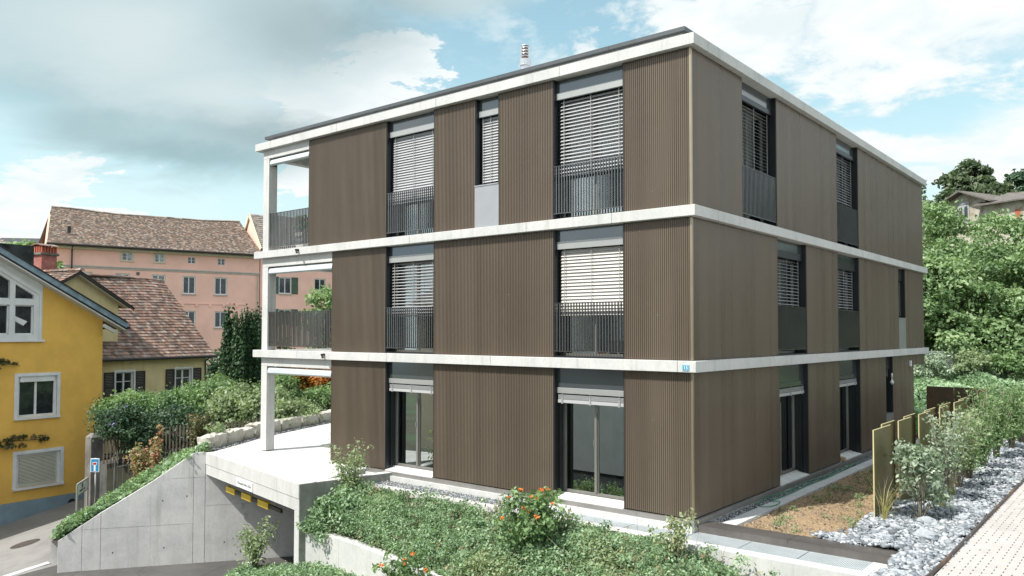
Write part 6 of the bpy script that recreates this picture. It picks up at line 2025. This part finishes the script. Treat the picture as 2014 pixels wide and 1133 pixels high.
setp(leaves('low_cover', P, N, .040, 'leaf_cover', rndv=rv), 'green ground cover in the low bed beside the drive', 'ground cover', kind='stuff')
twig_plant('drive_shrub', 'airy light green shrub at the kerb in front of the garage', (-10.75, -2.35, -5.4), 12, 1.25, .60, .052, 'leaf_pale', 13, tip=.17, sr=.012, low=.35)
shrub('bushy_shrub', 'dark dense bush hanging beside the garage pier', 'shrub', (-8.5, -2.0, -4.3), [((-8.62, -1.95, -3.95), (.42, .35, .45)), ((-8.45, -2.25, -4.15), (.4, .25, .25))], .05, 'leaf_cover', 90, cn=20, cr=.17)

# bank cover above the ramp wall
U = rng.random(26000) * 3; Vv = rng.random(26000) ** .8 * 1.5
P = np.array([tuple(bankp(u, v)) for u, v in zip(U, Vv)])
P[:, 2] += (.05 + .20 * rng.random(len(P)) * np.clip(.9 + lump(P[:, 0], P[:, 1], 4, .5), .2, 2))
N = unit(np.array([.2, -.1, .9]) + rng.normal(size=P.shape) * .7)
setp(leaves('bank_cover', P, N, .062, 'leaf_cover', rndv=.6 * rng.random(len(P)) + .4 * (np.sin(P[:, 0] * 3) * .5 + .5)), 'rough grass and low green cover on the bank above the ramp wall', 'ground cover', kind='stuff')
cl = []
for _ in range(130):
    p = bankp(rng.random() * 2.9, rng.random() * .9); cl.append([p.x, p.y, p.z + rng.uniform(.08, .3), rng.uniform(.06, .14)])
P, N, rv = clump_cloud(np.array(cl), 30, jitter=.4); setp(leaves('bank_weeds', P, N, .05, 'leaf_hedge', rndv=rv), 'taller weeds scattered on the bank', 'weeds', kind='stuff')

twig_plant('red_leaved_shrub', 'shrub with pale red and yellow leaves in front of the iron fence', (-18.55, -1.35, -4.4), 11, 1.30, .50, .070, 'leaf_red', 12, tip=.14, low=.2)
twig_plant('red_leaved_shrub', 'tall single shoot of reddish leaves right of the red shrub', (-18.05, -1.2, -4.1), 4, 1.60, .14, .065, 'leaf_red', 16, tip=.10, low=.2)
twig_plant('grey_weed', 'dry brownish weeds in front of the picket fence', (-17.0, -.3, -3.2), 14, 1.15, .5, .05, 'leaf_ivy', 22, 'wild plants behind the ramp wall', tip=.13, cat='weed', low=.2)
twig_plant('grey_weed', 'pale green weeds beside the frontmost limestone block', (-16.3, -.05, -3.1), 12, .70, .38, .055, 'leaf_pale', 26, 'wild plants behind the ramp wall', tip=.12, cat='weed', low=.2)
# buddleia and hedge
def purple(t, cl):
    sel = cl[np.argsort(-cl[:, 2])][:40]; sel = sel[rng.choice(len(sel), 7, replace=False)]
    c2 = np.array([[q[0] + q[3] * .7 + .03 * j, q[1] - q[3] * .5, q[2] + .03 * j, .035] for q in sel for j in range(4)])
    P, N, rv = clump_cloud(c2, 10, jitter=.2); leaves('blossom', P, N, .035, 'petal_purple', t, rndv=rv)
shrub('butterfly_bush', 'dark butterfly bush with a few violet blossoms beside the gate post', 'shrub', (-21.6, -.7, -4.1), [((-21.2, -.80, -2.72), (.80, .75, .62)), ((-20.75, -.55, -3.25), (.55, .4, .40))], .065, 'leaf_dark', 110, cn=50, cr=.24, extra=purple, stem_r=.02)
HG = [(((-25.2, 1.4, -3.0), (1.4, 1.2, .95)), 'leaf_hedge', 'rounded green hedge bush below the left cottage window', .10),
      (((-24.0, 2.6, -2.85), (1.5, 1.2, .85)), 'leaf_hedge', 'green hedge bush between the two cottage windows', .10),
      (((-23.2, 3.9, -2.55), (1.4, 1.3, .95)), 'leaf_hedge', 'feathery green hedge bush in front of the right cottage window', .10),
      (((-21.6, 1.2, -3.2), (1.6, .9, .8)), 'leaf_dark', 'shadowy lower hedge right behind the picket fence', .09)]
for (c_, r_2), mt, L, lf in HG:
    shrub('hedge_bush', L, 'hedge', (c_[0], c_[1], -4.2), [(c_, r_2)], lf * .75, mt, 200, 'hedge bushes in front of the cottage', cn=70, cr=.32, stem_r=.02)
shrub('willow_bush', 'loose pale green willowy bush left of the loggia column', 'shrub', (-19.9, 3.4, -3.4), [((-20.2, 3.3, -2.45), (1.25, 1.3, .8)), ((-19.0, 3.7, -2.6), (.9, .9, .7))], .075, 'leaf_pale', 110, cn=70, cr=.28)
shrub('willow_bush', 'low pale bush with bare twigs behind the sixth limestone block', 'shrub', (-19.2, 5.1, -3.2), [((-19.2, 5.0, -2.75), (.9, 1.2, .45))], .06, 'leaf_pale', 70, cn=40, cr=.22, stems=20)
shrub('laurel_bush', 'glossy green bush seen through the ground-floor loggia beside the column', 'shrub', (-21.0, 5.6, -3.4), [((-21.2, 5.6, -2.2), (.75, .8, .85))], .08, 'leaf_hedge', 140, cn=50, cr=.3)
shrub('autumn_bush', 'orange and yellow autumn-coloured bush seen through the ground-floor loggia', 'shrub', (-22.3, 9.0, -3.3), [((-22.5, 7.7, -1.60), (1.0, 1.1, .75)), ((-22.2, 9.0, -1.45), (1.0, 1.2, .85))], .075, 'leaf_orange', 170, cn=50, cr=.3)
shrub('laurel_bush', 'green bush with reddish twigs below the autumn-coloured bush', 'shrub', (-21.2, 8.2, -3.3), [((-20.9, 7.4, -2.45), (.8, 1.3, .45))], .075, 'leaf_hedge', 110, cn=50, cr=.28)
mb = MB(); mb.hexa([(-21.6, 8.0, -3.3), (-22.6, 11.6, -3.3), (-22.9, 11.5, -3.3), (-21.9, 7.9, -3.3), (-21.6, 8.0, -2.55), (-22.6, 11.6, -2.4), (-22.9, 11.5, -2.4), (-21.9, 7.9, -2.55)]); o = mb.build('dry_stone_wall', 'stone_rough', bevel=.03); setp(o, 'dark rough stone wall behind the limestone blocks', 'garden wall')

# yew with its many upright spires
def yew(base, w_, h_, nsp, L):
    t = empty('yew_tree', base, L, 'yew tree', 'dark yews beside the cottage')
    cl = []
    for k in range(nsp):
        a = rng.uniform(0, 2 * math.pi); r0 = w_ * math.sqrt(rng.random()) * .72
        top = h_ * (1 - .14 * (r0 / w_) ** 2) * rng.uniform(.86, 1.0)
        bx, by = base[0] + math.cos(a) * r0, base[1] + math.sin(a) * r0
        for q in np.linspace(.05, 1, int(top / .17)):
            cl.append([bx + math.cos(a) * .10 * q * w_ + rng.normal() * .03, by + math.sin(a) * .10 * q * w_ + rng.normal() * .03, base[2] + top * q, (.30 * (1 - q) ** .55 + .05) * w_ * .62])
    cl = np.array(cl)
    P, N, rv = clump_cloud(cl, 80, jitter=.15, upb=.2, nr=.5)
    axis = np.tile(np.array([0, 0, 1.0]), (len(P), 1))
    leaves('crown', P, N, .058, 'leaf_yew', t, rndv=rv, axis=axis, elong=2.2)
    mb = MB(); mb.tube([base, (base[0], base[1], base[2] + h_ * .6)], [.16, .08], 8); mb.build('trunk', 'bark', t)
yew((-23.4, 5.3, -3.6), 1.12, 5.55, 54, 'dense dark yew with many upright spires left of the loggia')
yew((-23.6, 7.3, -3.6), .6, 4.3, 12, 'narrow dark yew right behind the loggia column')
shrub('dark_thicket', 'dark thicket filling the gap between cottage and yew', 'shrub', (-25.9, 6.0, -3.8), [((-26.0, 5.4, -2.9), (.7, 1.1, .8)), ((-25, 9.5, -2.4), (1.2, 2.6, 1.2))], .11, 'leaf_dark', 100, cn=40, cr=.4)
tree('garden_tree', 'light green tree whose tip shows above the middle balcony railing', 'tree', (-26.6, 12.4, -4), [((-26.6, 12.4, 1.0), (1.4, 1.8, 1.6)), ((-26.4, 12.6, -.8), (1.6, 2.2, 1.2))], .12, 'leaf_tree', 70, .12, cn=36, cr=.4)
tree('far_left_tree', 'light green tree between the two small roofs at the far left', 'tree', (-51.5, 6.5, -4), [((-52, 6.6, 4.6), (2.0, 2.2, 1.7)), ((-50.5, 7.3, 3.2), (1.6, 2, 2.0))], .20, 'leaf_tree', 60, .2, cn=36, cr=.55)
for bx, by, bz, r_3, L in ((-45, 18, -1.6, 2.6, 'dark bush in front of the pink house behind the yew'), (-38, 20, -1.8, 3.0, 'dark tree crown between the pink house and the balconies'), (-33, 24, -2.2, 3, 'dark bush in the garden behind the loggias')):
    shrub('background_bush', L, 'shrub', (bx, by, -5.5), [((bx, by, bz - 1.2), (r_3, r_3, 2.0))], .17, 'leaf_dark', 60, 'bushes in the back garden', cn=50, cr=.6)

# plants in the stone bed
def blades(name, label, base, n, h, spread, mat='grass_blade', group='grass tufts in the stone bed'):
    t = empty(name, base, label, 'grass tuft', group)
    V = []; Fq = []
    for k in range(n):
        a = rng.uniform(0, 2 * math.pi); d = Vector((math.cos(a), math.sin(a), 0)); s = Vector((-d.y, d.x, 0)) * .006
        hh = h * rng.uniform(.5, 1.1); sp = spread * rng.uniform(.2, 1.1)
        b0 = Vector(base) + Vector((rng.normal() * .03, rng.normal() * .03, 0))
        pts = [b0 + d * sp * q ** 2 + Vector((0, 0, hh * (q - .35 * q ** 3 * (sp / max(hh, .1))))) for q in (0, .35, .7, 1)]
        for j in range(3):
            w0 = 1 - .3 * j; i = len(V)
            V += [tuple(pts[j] - s * w0), tuple(pts[j] + s * w0), tuple(pts[j + 1] + s * (w0 - .28)), tuple(pts[j + 1] - s * (w0 - .28))]; Fq.append([i, i + 1, i + 2, i + 3])
    fast_mesh('blades', np.array(V), np.array(Fq), mat, t, np.repeat(rng.random(len(Fq)), 4))
    return t
blades('grass_tuft', 'straw-coloured arching grass at the foot of the frontmost corten plate', (2.72, 2.45, -3.1), 60, .95, .55)
blades('grass_tuft', 'small yellowish grass tuft right of the silver-leaved bush', (3.28, 4.55, -3.1), 60, .50, .20)
blades('grass_tuft', 'dry grass tuft among the thin pale stems', (3.2, 6.1, -3.1), 50, .7, .3)
shrub('silver_shrub', 'grey-leaved bush with round pale leaves in front of the corten plates', 'shrub', (3.12, 3.35, -3.12), [((3.12, 3.4, -2.35), (.32, .38, .62)), ((3.05, 3.2, -1.95), (.24, .26, .30)), ((3.3, 3.7, -2.7), (.25, .3, .35))], .055, 'leaf_silver', 34, cn=34, cr=.15, stems=16, stem_mat='stem_pale', stem_r=.008)
twig_plant('reed_stems', 'group of tall bare pale stems with sparse leaves behind the grey-leaved bush', (3.16, 5.6, -3.1), 26, 1.85, .55, .045, 'leaf_silver', 6, tip=.09, stem='stem_pale', sr=.009, low=.45)
twig_plant('reed_stems', 'thin pale stems leaning in front of the fifth corten plate', (3.1, 7.4, -3.1), 16, 1.8, .5, .05, 'leaf_pale', 9, tip=.11, stem='stem_pale', sr=.009, low=.35)
for bx, by, h, w_, L in ((3.05, 8.9, 1.7, 0.42, 'leafy green bush with bare lower stems in front of the rear corten plates'), (3.1, 10.6, 2.15, 0.51, 'tallest green bush of the stone bed, hiding the rear corten plates'),
                        (3.05, 13.0, 2.1, 0.54, 'broad green bush behind the tallest one in the stone bed'), (3.15, 15.3, 1.9, 0.51, 'green bush near the far end of the stone bed'), (3.2, 17.0, 2.0, 0.54, 'last green bush of the stone bed beside the lawn')):
    twig_plant('garden_shrub', L, (bx, by, -3.12), 30, h, w_ * .8, .044, 'leaf_hedge', 7 if by < 12 else 11, 'green bushes in the stone bed', tip=.13, low=.28, sr=.010, stem='stem_pale')
q = scatter(.7, 2.4, .6, 9, 46); cl = np.column_stack([q, np.full(46, -3.10), rng.uniform(.04, .12, 46)])
P, N, rv = clump_cloud(cl, 34, jitter=.5); P[:, 2] = np.clip(P[:, 2], -3.12, -3.02)
setp(leaves('seedlings', P, N, .03, 'leaf_pale', rndv=rv), 'small seedlings sprouting on the brown soil', 'seedlings', kind='stuff')

# lawn grass and green bank behind
n = 26000
P = np.column_stack([rng.uniform(-3.5, 12, n), rng.uniform(17.35, 26, n), np.full(n, -3.14) + rng.random(n) * .05]); P = P[(P[:, 1] > 17.8) | (P[:, 0] > 4.2)]
setp(leaves('lawn_grass', P, unit(rng.normal(size=P.shape) + [0, 0, .3]), .05, 'lawn_blade'), 'short grass of the lawn', 'grass', kind='stuff')
n = 70000
df = rng.uniform(34, 50, n) ** 1.0; rat = rng.uniform(.40, .72, n)
xx = 6.9 - .632 * df + .774 * df * rat; yy = -13.9 + .774 * df + .632 * df * rat
k = (yy > 23.5); xx, yy, df = xx[k], yy[k], df[k]
zz = ground_h(xx, yy) + (.35 + .35 * np.clip(lump(xx, yy, .9, .9), -1, 1)) * rng.random(len(xx)) ** .5
P = np.column_stack([xx, yy, zz]); N = unit(np.array([-.1, -.3, .8]) + rng.normal(size=P.shape) * .6)
setp(leaves('bank_ivy', P, N, .13, 'leaf_cover', rndv=.5 * rng.random(len(P)) + .5 * (np.sin(xx * 1.1) * np.cos(yy * .9) * .5 + .5)), 'thick green creeping cover on the slope in front of the chain-link fence', 'ground cover', kind='stuff')
def at(px, py, d):
    u = (px - 1007) / 1572.16; v = -(py - 599.9) / 1572.16
    p = Vector((6.9185, -13.8612, .5289)) + (fwd + r2 * u + u2 * v) * d
    return p
# (positions below were surveyed once and are plain scene coordinates)
for (bx, by, bz, r_3), mt, L in (((-2.9, 33.6, -1.5, .9), 'leaf_silver', 'pale flowering weeds at the chain-link fence beside the building corner'), ((-1.2, 35.2, -1.3, .9), 'leaf_pale', 'tall light green weeds in the middle of the chain-link fence'),
                                 ((.5, 36.6, -1.2, 1.0), 'leaf_hedge', 'leafy shrub growing through the chain-link fence at the right'), ((2.0, 38.0, -1.4, 1.0), 'leaf_silver', 'grey-green weeds at the right end of the chain-link fence')):
    shrub('fence_weeds', L, 'weeds', (bx, by, bz - .7), [((bx, by, bz), (r_3 * 1.2, r_3, r_3 * .75))], .10, mt, 60, 'weeds along the chain-link fence', cn=34, cr=.28)
TR = [((-5.6, 38.5), 8.0, 3.4, 'leafy bright green tree closest to the right end of the building'), ((-2.6, 40.0), 7.2, 3.3, 'broad green tree left of the middle of the wood'), ((.4, 41.0), 7.6, 3.4, 'broad green tree in the middle of the wood'),
      ((3.6, 43.5), 8.0, 3.6, 'broad green tree at the right edge of the wood'), ((-6.8, 46.5), 10.4, 3.8, 'taller green tree behind the one at the building corner'), ((-2.6, 47.5), 10.0, 3.8, 'taller green tree under the villa gable'),
      ((1.8, 50.5), 11.0, 4.0, 'tall green tree at the upper right of the wood'), ((-8.5, 56), 13.0, 4.2, 'green tree high on the slope left of the villa'), ((-3.5, 58), 12.6, 4.2, 'green tree high on the slope below the villa'), ((2.0, 60), 13.4, 4.4, 'green tree high on the slope right of the villa')]
TR += [((6.8, 40.5), 17.5, 5.6, 'green tree of the wood just beyond the right edge of the photo'), ((11.5, 39.0), 14.0, 4.6, 'second green tree beyond the right edge of the photo'), ((16.5, 34.0), 6.0, 2.6, 'third green tree beyond the right edge of the photo'), ((9.0, 48.0), 17.0, 5.0, 'tall green tree beyond the upper right of the photo')]
for (bx, by), h, r_3, L in TR:
    gz_ = float(ground_h(np.array([bx]), np.array([by]))[0])
    H = h - 2.2
    tp = gz_ + h - .6 if by < 48 else (gz_ + h - 2.6 if by < 54 else gz_ + h - 7.2)
    zc = tp - r_3 * .9
    tree('hillside_tree', L, 'tree', (bx, by, gz_), [((bx, by, zc), (r_3, r_3, r_3 * .95)), ((bx + 1.2, by - .9, zc - r_3 * .75), (r_3 * .95, r_3 * .9, r_3 * .8)), ((bx - 1.2, by - .6, zc - r_3 * .85), (r_3 * .9, r_3 * .9, r_3 * .8))], .16, ('leaf_dark' if bx > 6 else 'leaf_tree') if int(by * 2 + bx) % 3 or bx > 6 else 'leaf_hedge', (210 if by < 45 else 130) if bx < 6 else 60, .22, 'trees of the wooded hillside', cn=48, cr=.80)
tree('villa_tree', 'tall rounded olive green tree rising behind the villa gable', 'tree', (-10.8, 93.5, 11), [((-10.8, 93.5, 18.2), (2.3, 2.6, 2.4)), ((-10.0, 93.5, 15.8), (3.6, 3.4, 2.0)), ((-8.2, 94, 15.2), (2.2, 2, 1.6))], .30, 'leaf_olive', 120, .35, cn=46, cr=.8)
tree('villa_tree', 'thin airy tree right of the villa roof ridge', 'tree', (-7.4, 94.5, 11), [((-7.3, 94.5, 16.4), (1.2, 1.4, 1.4))], .26, 'leaf_olive', 40, .16, cn=22, cr=.45)
tree('villa_tree', 'dark drooping tree at the right edge behind the villa', 'tree', (-4.6, 98.5, 11), [((-4.6, 98.5, 17.2), (2.8, 2.8, 2.4)), ((-2.2, 99, 18.2), (2.2, 2.4, 3.0))], .30, 'leaf_dark', 110, .3, cn=46, cr=.8)
tree('villa_tree', 'small bare-topped tree left of the villa beside the building corner', 'tree', (-13.6, 80.5, 9), [((-13.4, 80.5, 13.6), (1.6, 1.6, 1.3)), ((-13.9, 81.5, 15.8), (.7, .7, 1.3))], .24, 'leaf_olive', 30, .12, cn=24, cr=.45)
